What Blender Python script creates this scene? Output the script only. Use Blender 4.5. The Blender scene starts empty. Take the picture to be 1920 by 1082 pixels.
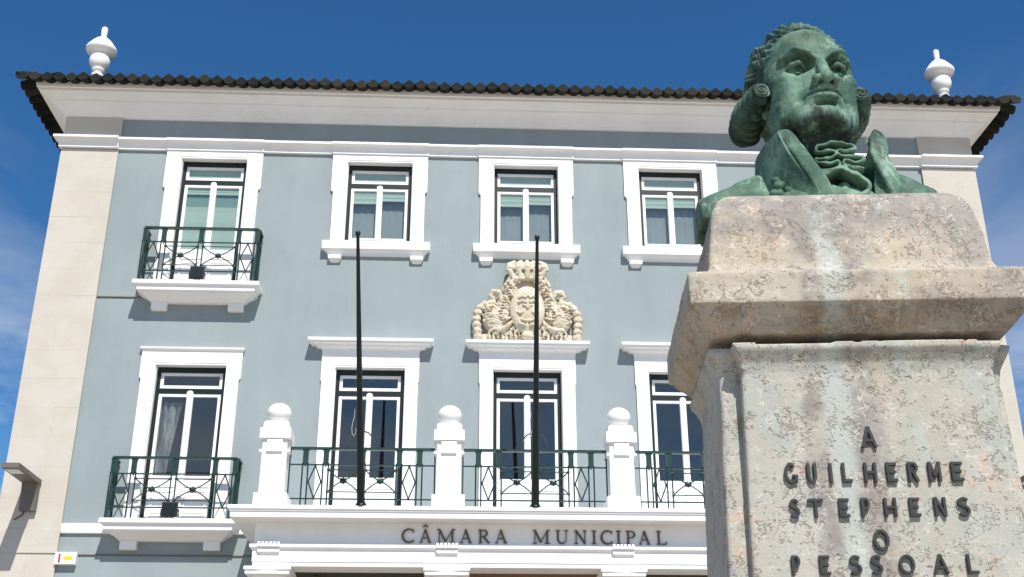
import bpy, math, random
import numpy as np
from mathutils import Matrix, Vector

random.seed(7)
rng = np.random.default_rng(11)
R = math.radians
SC = bpy.context.scene
COL = SC.collection

# ------------------------------------------------------------------ camera
CZ = 1.6
FPX, PITCH, YAW, ROLL = 2200.0, 23.564, 2.781, -0.091
p_, y_, r_ = R(PITCH), R(YAW), R(ROLL)
fwd = Vector((math.sin(y_) * math.cos(p_), math.cos(y_) * math.cos(p_), math.sin(p_)))
rgt0 = Vector((math.cos(y_), -math.sin(y_), 0))
up0 = rgt0.cross(fwd)
rgt = rgt0 * math.cos(r_) + up0 * math.sin(r_)
upv = up0 * math.cos(r_) - rgt0 * math.sin(r_)
cam_d = bpy.data.cameras.new('camera')
cam_d.sensor_width = 36.0
cam_d.lens = FPX / 1920 * 36.0
cam_d.clip_start = 0.05
cam_d.clip_end = 5000
cam = bpy.data.objects.new('camera', cam_d)
COL.objects.link(cam)
cam.matrix_world = Matrix(((rgt.x, upv.x, -fwd.x, 0), (rgt.y, upv.y, -fwd.y, 0), (rgt.z, upv.z, -fwd.z, CZ), (0, 0, 0, 1)))
SC.camera = cam

# ------------------------------------------------------------------ sun and sky
SUNV = Vector((0.25, -1.0, 1.26)).normalized()
sun_d = bpy.data.lights.new('sun', 'SUN')
sun_d.energy = 4.9
sun_d.angle = R(0.53)
sun_d.color = (1.0, 0.965, 0.90)
sun = bpy.data.objects.new('sun', sun_d)
COL.objects.link(sun)
sun.location = (20, -30, 60)
sun.rotation_euler = SUNV.to_track_quat('Z', 'Y').to_euler()

W = bpy.data.worlds.new('World')
SC.world = W
W.use_nodes = True
nt = W.node_tree
for n in list(nt.nodes):
    nt.nodes.remove(n)
wo = nt.nodes.new('ShaderNodeOutputWorld')
bg = nt.nodes.new('ShaderNodeBackground')
sky = nt.nodes.new('ShaderNodeTexSky')
sky.sky_type = 'NISHITA'
sky.sun_disc = False
sky.sun_elevation = math.asin(SUNV.z)
sky.sun_rotation = math.atan2(SUNV.x, SUNV.y)
sky.altitude = 100
sky.air_density = 1.0
sky.dust_density = 0.3
sky.ozone_density = 5.0
bg.inputs['Strength'].default_value = 0.106
# thin clouds: noise over the sky dome, stretched, stronger low down
tc = nt.nodes.new('ShaderNodeTexCoord')
sep = nt.nodes.new('ShaderNodeSeparateXYZ')
nt.links.new(tc.outputs['Generated'], sep.inputs[0])


def wmath(op, a, b=None, c=None, clamp=False):
    n = nt.nodes.new('ShaderNodeMath')
    n.operation = op
    n.use_clamp = clamp
    for i, v in enumerate((a, b, c)):
        if v is None:
            continue
        if isinstance(v, (int, float)):
            n.inputs[i].default_value = v
        else:
            nt.links.new(v, n.inputs[i])
    return n.outputs[0]


zz = wmath('MAXIMUM', wmath('ADD', sep.outputs['Z'], 0.12), 0.05)
cx_ = wmath('DIVIDE', sep.outputs['X'], zz)
cy_ = wmath('DIVIDE', sep.outputs['Y'], zz)
comb = nt.nodes.new('ShaderNodeCombineXYZ')
nt.links.new(cx_, comb.inputs[0])
nt.links.new(cy_, comb.inputs[1])
comb.inputs[2].default_value = 4.7
cn = nt.nodes.new('ShaderNodeTexNoise')
cn.inputs['Scale'].default_value = 1.35
cn.inputs['Detail'].default_value = 7
cn.inputs['Roughness'].default_value = 0.58
cn.inputs['Distortion'].default_value = 0.6
nt.links.new(comb.outputs[0], cn.inputs['Vector'])
cmask = wmath('MULTIPLY', wmath('SUBTRACT', cn.outputs['Fac'], 0.45), 5.0, clamp=True)
low = wmath('SUBTRACT', 1.0, wmath('DIVIDE', wmath('SUBTRACT', sep.outputs['Z'], 0.24), 0.30), clamp=True)
cmask = wmath('MULTIPLY', cmask, wmath('MULTIPLY', low, 0.62))
mixc = nt.nodes.new('ShaderNodeMix')
mixc.data_type = 'RGBA'
nt.links.new(cmask, mixc.inputs['Factor'])
hsv = nt.nodes.new('ShaderNodeHueSaturation')
hsv.inputs['Saturation'].default_value = 1.24
hsv.inputs['Value'].default_value = 1.0
nt.links.new(sky.outputs[0], hsv.inputs['Color'])
nt.links.new(hsv.outputs[0], mixc.inputs['A'])
mixc.inputs['B'].default_value = (6.2, 6.6, 7.2, 1)
nt.links.new(mixc.outputs['Result'], bg.inputs['Color'])
nt.links.new(bg.outputs[0], wo.inputs[0])

vs = SC.view_settings
SC.display_settings.display_device = 'sRGB'
vs.view_transform = 'Standard'
vs.look = 'None'
vs.exposure = 0.16
vs.gamma = 1.0
vs.use_curve_mapping = False
SC.cycles.max_bounces = 8
SC.cycles.transparent_max_bounces = 12

# ------------------------------------------------------------------ helpers: mesh building
WM = {}


class MB:
    def __init__(self):
        self.v, self.f = [], []

    def add(self, vs_, fs_):
        o = len(self.v)
        self.v += [tuple(p) for p in vs_]
        self.f += [tuple(i + o for i in q) for q in fs_]
        return self

    def box(self, x0, x1, y0, y1, z0, z1):
        v = [(x0, y0, z0), (x1, y0, z0), (x1, y1, z0), (x0, y1, z0), (x0, y0, z1), (x1, y0, z1), (x1, y1, z1), (x0, y1, z1)]
        return self.add(v, [(0, 3, 2, 1), (4, 5, 6, 7), (0, 1, 5, 4), (1, 2, 6, 5), (2, 3, 7, 6), (3, 0, 4, 7)])

    def quad(self, *p):
        return self.add(p, [tuple(range(len(p)))])

    def loft(self, loops, cap0=True, cap1=True, close=True):
        n = len(loops[0])
        vs_, fs_ = [], []
        for lp in loops:
            vs_ += lp
        for i in range(len(loops) - 1):
            for j in range(n if close else n - 1):
                k = (j + 1) % n
                fs_.append((i * n + j, i * n + k, (i + 1) * n + k, (i + 1) * n + j))
        if cap0:
            fs_.append(tuple(range(n - 1, -1, -1)))
        if cap1:
            fs_.append(tuple((len(loops) - 1) * n + j for j in range(n)))
        return self.add(vs_, fs_)

    def rects(self, prof, cx, cy, hx, hy, cap0=True, cap1=True):
        """rectangular loops: prof = [(offset, z)] grown from half sizes hx, hy"""
        lps = []
        for p, z in prof:
            a, b = hx + p, hy + p
            lps.append([(cx - a, cy - b, z), (cx + a, cy - b, z), (cx + a, cy + b, z), (cx - a, cy + b, z)])
        return self.loft(lps, cap0, cap1)

    def lathe(self, prof, cx, cy, z0=0, n=24):
        lps = [[(cx + r * math.cos(2 * math.pi * j / n), cy + r * math.sin(2 * math.pi * j / n), z0 + h) for j in range(n)] for r, h in prof]
        return self.loft(lps)

    def tube(self, pts, r, n=6, r1=None):
        pts = [Vector(p) for p in pts]
        lps = []
        for i, p in enumerate(pts):
            a = pts[max(i - 1, 0)]
            b = pts[min(i + 1, len(pts) - 1)]
            t = (b - a).normalized()
            u = t.cross(Vector((0, 0, 1)) if abs(t.z) < 0.9 else Vector((0, 1, 0))).normalized()
            w = t.cross(u)
            rr = r if r1 is None else r + (r1 - r) * i / (len(pts) - 1)
            lps.append([tuple(p + (u * math.cos(2 * math.pi * j / n) + w * math.sin(2 * math.pi * j / n)) * rr) for j in range(n)])
        return self.loft(lps)

    def bar(self, a, b, w=0.012):
        return self.tube([a, b], w, 4)

    def mesh(self, name, mat, smooth=False):
        me = bpy.data.meshes.new(name)
        me.from_pydata(self.v, [], self.f)
        me.validate()
        if mat:
            me.materials.append(mat)
        if smooth:
            me.polygons.foreach_set('use_smooth', [True] * len(me.polygons))
            if smooth != 'all':
                try:
                    me.set_sharp_from_angle(angle=R(smooth if isinstance(smooth, (int, float)) and smooth is not True else 40))
                except Exception:
                    pass
        me.update()
        return me

    def build(self, name, mat, parent=None, smooth=False, loc=(0, 0, 0), local=False):
        return place(name, self.mesh(name, mat, smooth), parent, loc, local)


def place(name, me, parent=None, loc=(0, 0, 0), local=False, rotz=0.0):
    """link a mesh object; loc is in world terms unless local"""
    o = bpy.data.objects.new(name, me)
    COL.objects.link(o)
    o.location = loc
    o.rotation_euler = (0, 0, rotz)
    if parent is not None:
        o.parent = parent
        if not local:
            o.matrix_parent_inverse = WM[parent.name].inverted()
    M = Matrix.Translation(loc) @ Matrix.Rotation(rotz, 4, 'Z')
    if local and parent is not None:
        M = WM[parent.name] @ M
    WM[o.name] = M
    return o


def thing(name, label, cat, loc=(0, 0, 0), group=None, rotz=0.0):
    o = bpy.data.objects.new(name, None)
    COL.objects.link(o)
    o.location = loc
    o.rotation_euler = (0, 0, rotz)
    o.empty_display_size = 0.2
    o['label'] = label
    o['category'] = cat
    if group:
        o['group'] = group
    WM[o.name] = Matrix.Translation(loc) @ Matrix.Rotation(rotz, 4, 'Z')
    return o


# ------------------------------------------------------------------ helpers: materials
class NT:
    def __init__(self, name, rough=0.6, spec=0.3):
        self.m = bpy.data.materials.new(name)
        self.m.use_nodes = True
        self.t = self.m.node_tree
        self.b = self.t.nodes['Principled BSDF']
        self.b.inputs['Roughness'].default_value = rough
        self.b.inputs['Specular IOR Level'].default_value = spec
        self.co = self.t.nodes.new('ShaderNodeTexCoord').outputs['Object']

    def lk(self, a, b):
        self.t.links.new(a, b)

    def noise(self, scale, detail=4, rough=0.55, dist=0.0, stretch=None, co=None):
        n = self.t.nodes.new('ShaderNodeTexNoise')
        n.inputs['Scale'].default_value = scale
        n.inputs['Detail'].default_value = detail
        n.inputs['Roughness'].default_value = rough
        n.inputs['Distortion'].default_value = dist
        co = co or self.co
        if stretch:
            mp = self.t.nodes.new('ShaderNodeMapping')
            mp.inputs['Scale'].default_value = stretch
            self.lk(co, mp.inputs['Vector'])
            co = mp.outputs[0]
        self.lk(co, n.inputs['Vector'])
        return n.outputs['Fac']

    def math(self, op, a, b=None, clamp=False):
        n = self.t.nodes.new('ShaderNodeMath')
        n.operation = op
        n.use_clamp = clamp
        for i, v in enumerate((a, b)):
            if v is None:
                continue
            if isinstance(v, (int, float)):
                n.inputs[i].default_value = v
            else:
                self.lk(v, n.inputs[i])
        return n.outputs[0]

    def ramp(self, v, lo, hi):
        n = self.t.nodes.new('ShaderNodeMapRange')
        n.interpolation_type = 'SMOOTHSTEP'
        n.inputs['From Min'].default_value = lo
        n.inputs['From Max'].default_value = hi
        self.lk(v, n.inputs['Value'])
        return n.outputs[0]

    def band(self, v, c, w):
        d = self.math('ABSOLUTE', self.math('SUBTRACT', v, c))
        n = self.t.nodes.new('ShaderNodeMapRange')
        n.interpolation_type = 'SMOOTHSTEP'
        n.inputs['From Min'].default_value = w
        n.inputs['From Max'].default_value = w * 0.35
        self.lk(d, n.inputs['Value'])
        return n.outputs[0]

    def mix(self, f, a, b):
        n = self.t.nodes.new('ShaderNodeMix')
        n.data_type = 'RGBA'
        if isinstance(f, (int, float)):
            n.inputs['Factor'].default_value = f
        else:
            self.lk(f, n.inputs['Factor'])
        for s, v in (('A', a), ('B', b)):
            if isinstance(v, tuple):
                n.inputs[s].default_value = (*v, 1)
            else:
                self.lk(v, n.inputs[s])
        return n.outputs['Result']

    def bump(self, h, strength=0.3, dist=0.01):
        n = self.t.nodes.new('ShaderNodeBump')
        n.inputs['Strength'].default_value = strength
        n.inputs['Distance'].default_value = dist
        self.lk(h, n.inputs['Height'])
        self.lk(n.outputs[0], self.b.inputs['Normal'])

    def color(self, c):
        if isinstance(c, tuple):
            self.b.inputs['Base Color'].default_value = (*c, 1)
        else:
            self.lk(c, self.b.inputs['Base Color'])
        return self

    def xyz(self):
        s = self.t.nodes.new('ShaderNodeSeparateXYZ')
        self.lk(self.co, s.inputs[0])
        return s.outputs

    def rand(self):
        return self.t.nodes.new('ShaderNodeObjectInfo').outputs['Random']


def plaster(name, c, var=0.06, bumpd=0.004, grime=None):
    n = NT(name, 0.75, 0.2)
    a = n.noise(0.8, 5, 0.6)
    s = n.noise(2.2, 5, 0.6, 0, (1, 1, 0.12))
    f = n.math('ADD', n.math('MULTIPLY', a, 0.6), n.math('MULTIPLY', s, 0.4))
    dark = tuple(v * (1 - var * 1.6) for v in c)
    lite = tuple(min(1, v * (1 + var)) for v in c)
    col = n.mix(n.ramp(f, 0.3, 0.7), dark, lite)
    if grime:
        gs = n.math('MULTIPLY', n.ramp(n.noise(5.5, 6, 0.68, 0.2, (1, 1, 0.16)), 0.54, 0.74), n.ramp(n.noise(0.9, 4, 0.6), 0.40, 0.62))
        col = n.mix(n.math('MULTIPLY', gs, grime[1]), col, grime[0])
    n.color(col)
    n.bump(n.noise(38, 4, 0.6), 0.25, bumpd)
    return n.m


M_wall = plaster('blue_grey_plaster', (0.287, 0.333, 0.343), 0.06, 0.004, ((0.225, 0.255, 0.26), 0.32))
M_white = plaster('white_paint', (0.87, 0.865, 0.855), 0.035, 0.002, ((0.62, 0.60, 0.55), 0.40))
M_inner = plaster('room_plaster', (0.50, 0.49, 0.46), 0.05)

n = NT('cream_stone', 0.8, 0.2)
f1 = n.noise(1.6, 6, 0.65)
f2 = n.noise(9, 5, 0.6)
c = n.mix(n.ramp(f1, 0.35, 0.7), (0.515, 0.475, 0.405), (0.57, 0.535, 0.48))
c = n.mix(n.math('MULTIPLY', n.rand(), 0.28), c, (0.56, 0.505, 0.42))
c = n.mix(n.math('MULTIPLY', n.ramp(f2, 0.55, 0.75), 0.25), c, (0.48, 0.40, 0.30))
n.color(c)
n.bump(n.noise(45, 4, 0.6), 0.3, 0.006)
M_stone = n.m

n = NT('carved_limestone', 0.85, 0.15)
f1 = n.noise(3.5, 5, 0.6)
c = n.mix(n.ramp(f1, 0.4, 0.7), (0.60, 0.52, 0.395), (0.69, 0.64, 0.54))
c = n.mix(n.math('MULTIPLY', n.ramp(n.noise(6, 4, 0.6), 0.58, 0.7), 0.55), c, (0.45, 0.27, 0.13))
n.color(c)
c = n.mix(n.math('MULTIPLY', n.ramp(n.noise(13, 5, 0.7), 0.54, 0.68), 0.6), c, (0.27, 0.22, 0.165))
n.color(c)
n.bump(n.noise(60, 4, 0.6), 0.6, 0.008)
M_crest = n.m

n = NT('dark_green_paint', 0.35, 0.5)
n.color(n.mix(n.noise(5, 4), (0.009, 0.030, 0.025), (0.015, 0.048, 0.038)))
M_green = n.m
n = NT('green_black_frame', 0.4, 0.4)
n.color(n.mix(n.noise(5, 4), (0.003, 0.008, 0.007), (0.005, 0.012, 0.010)))
M_frame = n.m
n = NT('black_metal', 0.5, 0.4)
n.color(n.mix(n.noise(9, 4), (0.012, 0.013, 0.013), (0.028, 0.028, 0.027)))
M_black = n.m
n = NT('brown_metal', 0.5, 0.4)
n.color(n.mix(n.noise(6, 4), (0.13, 0.115, 0.10), (0.17, 0.15, 0.13)))
M_lamp = n.m
n = NT('frosted_lens', 0.3, 0.5)
n.color((0.62, 0.60, 0.55))
M_lens = n.m
n = NT('dark_roof_tile', 0.75, 0.12)
f1 = n.noise(7, 5, 0.65)
c = n.mix(n.ramp(f1, 0.35, 0.7), (0.006, 0.009, 0.007), (0.018, 0.018, 0.013))
c = n.mix(n.math('MULTIPLY', n.ramp(n.noise(3.3, 4), 0.55, 0.72), 0.6), c, (0.030, 0.014, 0.010))
c = n.mix(n.math('MULTIPLY', n.math('POWER', n.rand(), 2.0), 0.75), c, (0.042, 0.036, 0.026))
n.color(c)
n.bump(n.noise(40, 4), 0.5, 0.01)
M_tile = n.m
n = NT('green_blind_fabric', 0.9, 0.1)
n.color(n.mix(n.noise(2, 3), (0.37, 0.46, 0.39), (0.42, 0.50, 0.43)))
M_blind = n.m
n = NT('lace_curtain', 0.9, 0.1)
n.color(n.mix(n.ramp(n.noise(3, 5, 0.6, 0, (6, 1, 0.6)), 0.35, 0.65), (0.10, 0.10, 0.10), (0.34, 0.34, 0.33)))
M_curtain = n.m
n = NT('deep_green_blind', 0.9, 0.1)
n.color(n.mix(n.noise(2, 3), (0.19, 0.28, 0.25), (0.23, 0.32, 0.29)))
M_blind_dark = n.m
n = NT('grey_reflection_sheet', 0.9, 0.1)
n.color(n.mix(n.noise(2.5, 5, 0.6), (0.21, 0.235, 0.235), (0.33, 0.35, 0.35)))
M_grey_sheet = n.m
n = NT('brass_letter', 0.35, 0.5)
n.color(n.mix(n.noise(14, 3), (0.10, 0.055, 0.030), (0.19, 0.11, 0.06)))
n.b.inputs['Metallic'].default_value = 0.5
M_brass = n.m
n = NT('dark_bronze_letter', 0.5, 0.4)
n.color(n.mix(n.noise(30, 4), (0.018, 0.018, 0.017), (0.05, 0.052, 0.048)))
M_letter = n.m
n = NT('brown_wood', 0.6, 0.3)
n.color(n.mix(n.noise(3, 5, 0.6, 0, (8, 1, 0.6)), (0.16, 0.085, 0.045), (0.27, 0.15, 0.08)))
M_wood = n.m
n = NT('olive_board', 0.6, 0.2)
n.color(n.mix(n.noise(3, 5, 0.6, 0, (6, 1, 1)), (0.055, 0.052, 0.038), (0.085, 0.080, 0.060)))
M_olive = n.m
n = NT('yellow_print', 0.5, 0.3)
n.color((0.75, 0.56, 0.03))
M_yellow = n.m
n = NT('red_print', 0.5, 0.3)
n.color((0.36, 0.03, 0.03))
M_red = n.m
n = NT('gold_lantern', 0.4, 0.5)
n.color((0.55, 0.36, 0.10))
M_gold = n.m

# window glass: thin pane, reflects by angle, lets the room show
gm = bpy.data.materials.new('window_glass')
gm.use_nodes = True
g = gm.node_tree
for x in list(g.nodes):
    g.nodes.remove(x)
go = g.nodes.new('ShaderNodeOutputMaterial')
gmix = g.nodes.new('ShaderNodeMixShader')
gt = g.nodes.new('ShaderNodeBsdfTransparent')
gt.inputs[0].default_value = (0.88, 0.93, 0.92, 1)
gg = g.nodes.new('ShaderNodeBsdfGlossy')
gg.inputs['Roughness'].default_value = 0.0
gg.inputs[0].default_value = (1.0, 0.93, 0.82, 1)
gf = g.nodes.new('ShaderNodeFresnel')
gb_ = g.nodes.new('ShaderNodeNewGeometry')
gr_ = g.nodes.new('ShaderNodeMapRange')
gr_.inputs['To Min'].default_value = 2.25
gr_.inputs['To Max'].default_value = 1 / 2.25
g.links.new(gb_.outputs['Backfacing'], gr_.inputs['Value'])
g.links.new(gr_.outputs[0], gf.inputs['IOR'])
g.links.new(gf.outputs[0], gmix.inputs[0])
g.links.new(gt.outputs[0], gmix.inputs[1])
g.links.new(gg.outputs[0], gmix.inputs[2])
g.links.new(gmix.outputs[0], go.inputs[0])
M_glass = gm

# paving
n = NT('pale_paving', 0.85, 0.2)
v = n.t.nodes.new('ShaderNodeTexVoronoi')
v.inputs['Scale'].default_value = 9
n.lk(n.co, v.inputs['Vector'])
c = n.mix(n.ramp(n.noise(0.4, 5), 0.3, 0.7), (0.40, 0.345, 0.275), (0.48, 0.42, 0.34))
n.color(n.mix(n.ramp(v.outputs['Distance'], 0.25, 0.6), c, (0.36, 0.31, 0.25)))
M_ground = n.m

# pedestal stone: shelly limestone, stained below the bronze
def shelly(name, base0, base1, cool, coolamt, topz):
    n = NT(name, 0.82, 0.2)
    X = n.xyz()
    c = n.mix(n.ramp(n.noise(2.6, 5, 0.6), 0.36, 0.66), base0, base1)
    c = n.mix(n.math('MULTIPLY', n.ramp(n.noise(4.4, 5, 0.62, 0.8), 0.44, 0.64), coolamt), c, cool)
    c = n.mix(n.math('MULTIPLY', n.ramp(n.noise(7.5, 4, 0.6, 0.5), 0.56, 0.68), 0.55), c, (0.56, 0.37, 0.28))
    c = n.mix(n.math('MULTIPLY', n.ramp(n.noise(13, 4, 0.65, 0.4), 0.52, 0.70), 0.40), c, (0.40, 0.355, 0.30))
    # drip stains below the bronze: pale verdigris between grey edges
    st = n.math('ADD', X[0], n.math('MULTIPLY', n.math('SUBTRACT', n.noise(3.0, 5, 0.6), 0.5), 0.16))
    grey = n.math('ADD', n.band(st, -0.16, 0.05), n.band(st, -0.025, 0.065), clamp=True)
    grey = n.math('MULTIPLY', grey, n.ramp(n.noise(9, 6, 0.7), 0.34, 0.60))
    c = n.mix(n.math('MULTIPLY', grey, 0.80), c, (0.235, 0.205, 0.19))
    ver = n.math('MULTIPLY', n.band(st, -0.09, 0.052), n.ramp(n.noise(7, 5, 0.65, 0, (1, 1, 0.35)), 0.26, 0.52))
    c = n.mix(n.math('MULTIPLY', ver, 0.66), c, (0.43, 0.475, 0.435))
    v2 = n.math('MULTIPLY', n.band(st, 0.12, 0.03), n.ramp(n.noise(6, 5, 0.65), 0.42, 0.60))
    c = n.mix(n.math('MULTIPLY', v2, 0.5), c, (0.44, 0.50, 0.45))
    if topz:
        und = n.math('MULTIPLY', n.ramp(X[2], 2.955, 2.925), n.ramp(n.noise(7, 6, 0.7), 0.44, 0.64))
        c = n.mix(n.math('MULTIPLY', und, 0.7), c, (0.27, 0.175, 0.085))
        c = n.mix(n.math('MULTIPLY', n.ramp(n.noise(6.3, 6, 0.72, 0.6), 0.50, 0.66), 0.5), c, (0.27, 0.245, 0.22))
        tz = n.math('ADD', X[2], n.math('MULTIPLY', n.math('SUBTRACT', n.noise(6, 5, 0.65), 0.5), 0.30))
        topm = n.math('MULTIPLY', n.ramp(tz, topz, topz + 0.10), n.ramp(n.noise(16, 5, 0.7), 0.30, 0.54))
        c = n.mix(n.math('MULTIPLY', topm, 0.85), c, (0.27, 0.245, 0.225))
        rt = n.math('MULTIPLY', n.ramp(st, 0.27, 0.36), n.ramp(n.noise(7, 5, 0.65), 0.36, 0.58))
        c = n.mix(n.math('MULTIPLY', rt, 0.65), c, (0.31, 0.285, 0.26))
    # shell fragments: short dark squiggles, dots and pale chips
    m1 = n.ramp(n.noise(17, 3, 0.6), 0.53, 0.61)
    sq = n.math('MULTIPLY', n.band(n.noise(24, 2, 0.5, 1.3), 0.5, 0.034), m1)
    m2 = n.ramp(n.noise(11, 3, 0.6), 0.52, 0.60)
    sq2 = n.math('MULTIPLY', n.band(n.noise(40, 2, 0.5, 0.8), 0.46, 0.05), m2)
    sp = n.math('MULTIPLY', n.ramp(n.noise(52, 2, 0.5), 0.635, 0.675), n.ramp(n.noise(5, 3, 0.6), 0.42, 0.56))
    fr = n.math('MAXIMUM', n.math('MAXIMUM', sq, sq2), sp)
    c = n.mix(n.math('MULTIPLY', fr, 0.52), c, n.mix(n.noise(9, 2), (0.060, 0.052, 0.047), (0.30, 0.21, 0.14)))
    lt = n.math('MULTIPLY', n.band(n.noise(33, 2, 0.5, 1.1), 0.53, 0.03), n.ramp(n.noise(15, 3), 0.48, 0.58))
    c = n.mix(n.math('MULTIPLY', lt, 0.6), c, (0.66, 0.62, 0.54))
    n.color(c)
    hh = n.math('SUBTRACT', n.math('MULTIPLY', n.noise(75, 4, 0.65), 0.6), fr)
    n.bump(hh, 0.55, 0.006)
    return n.m


M_ped = shelly('shelly_limestone_shaft', (0.43, 0.395, 0.325), (0.47, 0.45, 0.40), (0.38, 0.405, 0.365), 0.8, 0)
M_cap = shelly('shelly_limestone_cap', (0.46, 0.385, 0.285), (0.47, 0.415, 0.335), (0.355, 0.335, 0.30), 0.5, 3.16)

# bronze with green patina
def bronze(name, g0, g1, dark_lo, dark_hi, under=None):
    n = NT(name, 0.62, 0.22)
    X = n.xyz()
    c = n.mix(n.ramp(n.noise(6, 6, 0.65, 0.3), 0.36, 0.68), g0, g1)
    c = n.mix(n.math('MULTIPLY', n.ramp(n.noise(4.2, 5, 0.6), 0.50, 0.66), 0.5), c, (0.125, 0.175, 0.115))
    c = n.mix(n.math('MULTIPLY', n.ramp(n.noise(15, 5, 0.7), 0.52, 0.70), 0.5), c, (0.040, 0.078, 0.062))
    strk = n.noise(10, 6, 0.68, 0.3, (1, 1, 0.28))
    c = n.mix(n.math('MULTIPLY', n.ramp(strk, dark_lo, dark_hi), 0.85), c, (0.020, 0.032, 0.026))
    c = n.mix(n.math('MULTIPLY', n.ramp(n.noise(60, 3, 0.6), 0.65, 0.71), 0.7), c, (0.02, 0.03, 0.025))
    pale = n.math('MULTIPLY', n.band(n.noise(13, 5, 0.66, 0.4, (1, 1, 0.2)), 0.47, 0.035), n.ramp(n.noise(7, 4), 0.48, 0.62))
    c = n.mix(n.math('MULTIPLY', pale, 0.6), c, (0.30, 0.42, 0.34))
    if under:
        # bare brown-black bronze and painted-in chin shade: a ragged patch on jaw and throat
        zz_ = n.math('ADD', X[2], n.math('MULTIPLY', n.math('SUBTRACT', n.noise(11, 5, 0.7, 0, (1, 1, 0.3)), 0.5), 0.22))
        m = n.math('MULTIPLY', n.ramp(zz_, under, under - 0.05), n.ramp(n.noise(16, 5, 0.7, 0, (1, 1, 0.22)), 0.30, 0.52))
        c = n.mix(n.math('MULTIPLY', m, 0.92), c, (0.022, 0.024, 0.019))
    n.color(c)
    n.bump(n.math('ADD', n.noise(28, 5, 0.65), n.math('MULTIPLY', n.noise(110, 3), 0.4)), 0.35, 0.006)
    return n.m


M_bronze = bronze('green_bronze_patina', (0.050, 0.105, 0.071), (0.180, 0.305, 0.214), 0.55, 0.72)
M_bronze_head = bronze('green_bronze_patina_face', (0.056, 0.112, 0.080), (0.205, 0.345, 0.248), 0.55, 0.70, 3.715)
M_bronze_hair = bronze('green_bronze_patina_hair', (0.036, 0.084, 0.062), (0.120, 0.235, 0.175), 0.50, 0.66)
M_bronze_dark = bronze('dark_bronze', (0.026, 0.056, 0.042), (0.085, 0.170, 0.125), 0.48, 0.64)

# ------------------------------------------------------------------ helpers: implicit surfaces (numpy)


def smin(a, b, k):
    if k <= 0:
        return np.minimum(a, b)
    h = np.maximum(k - np.abs(a - b), 0) / k
    return np.minimum(a, b) - h * h * k * 0.25


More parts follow.
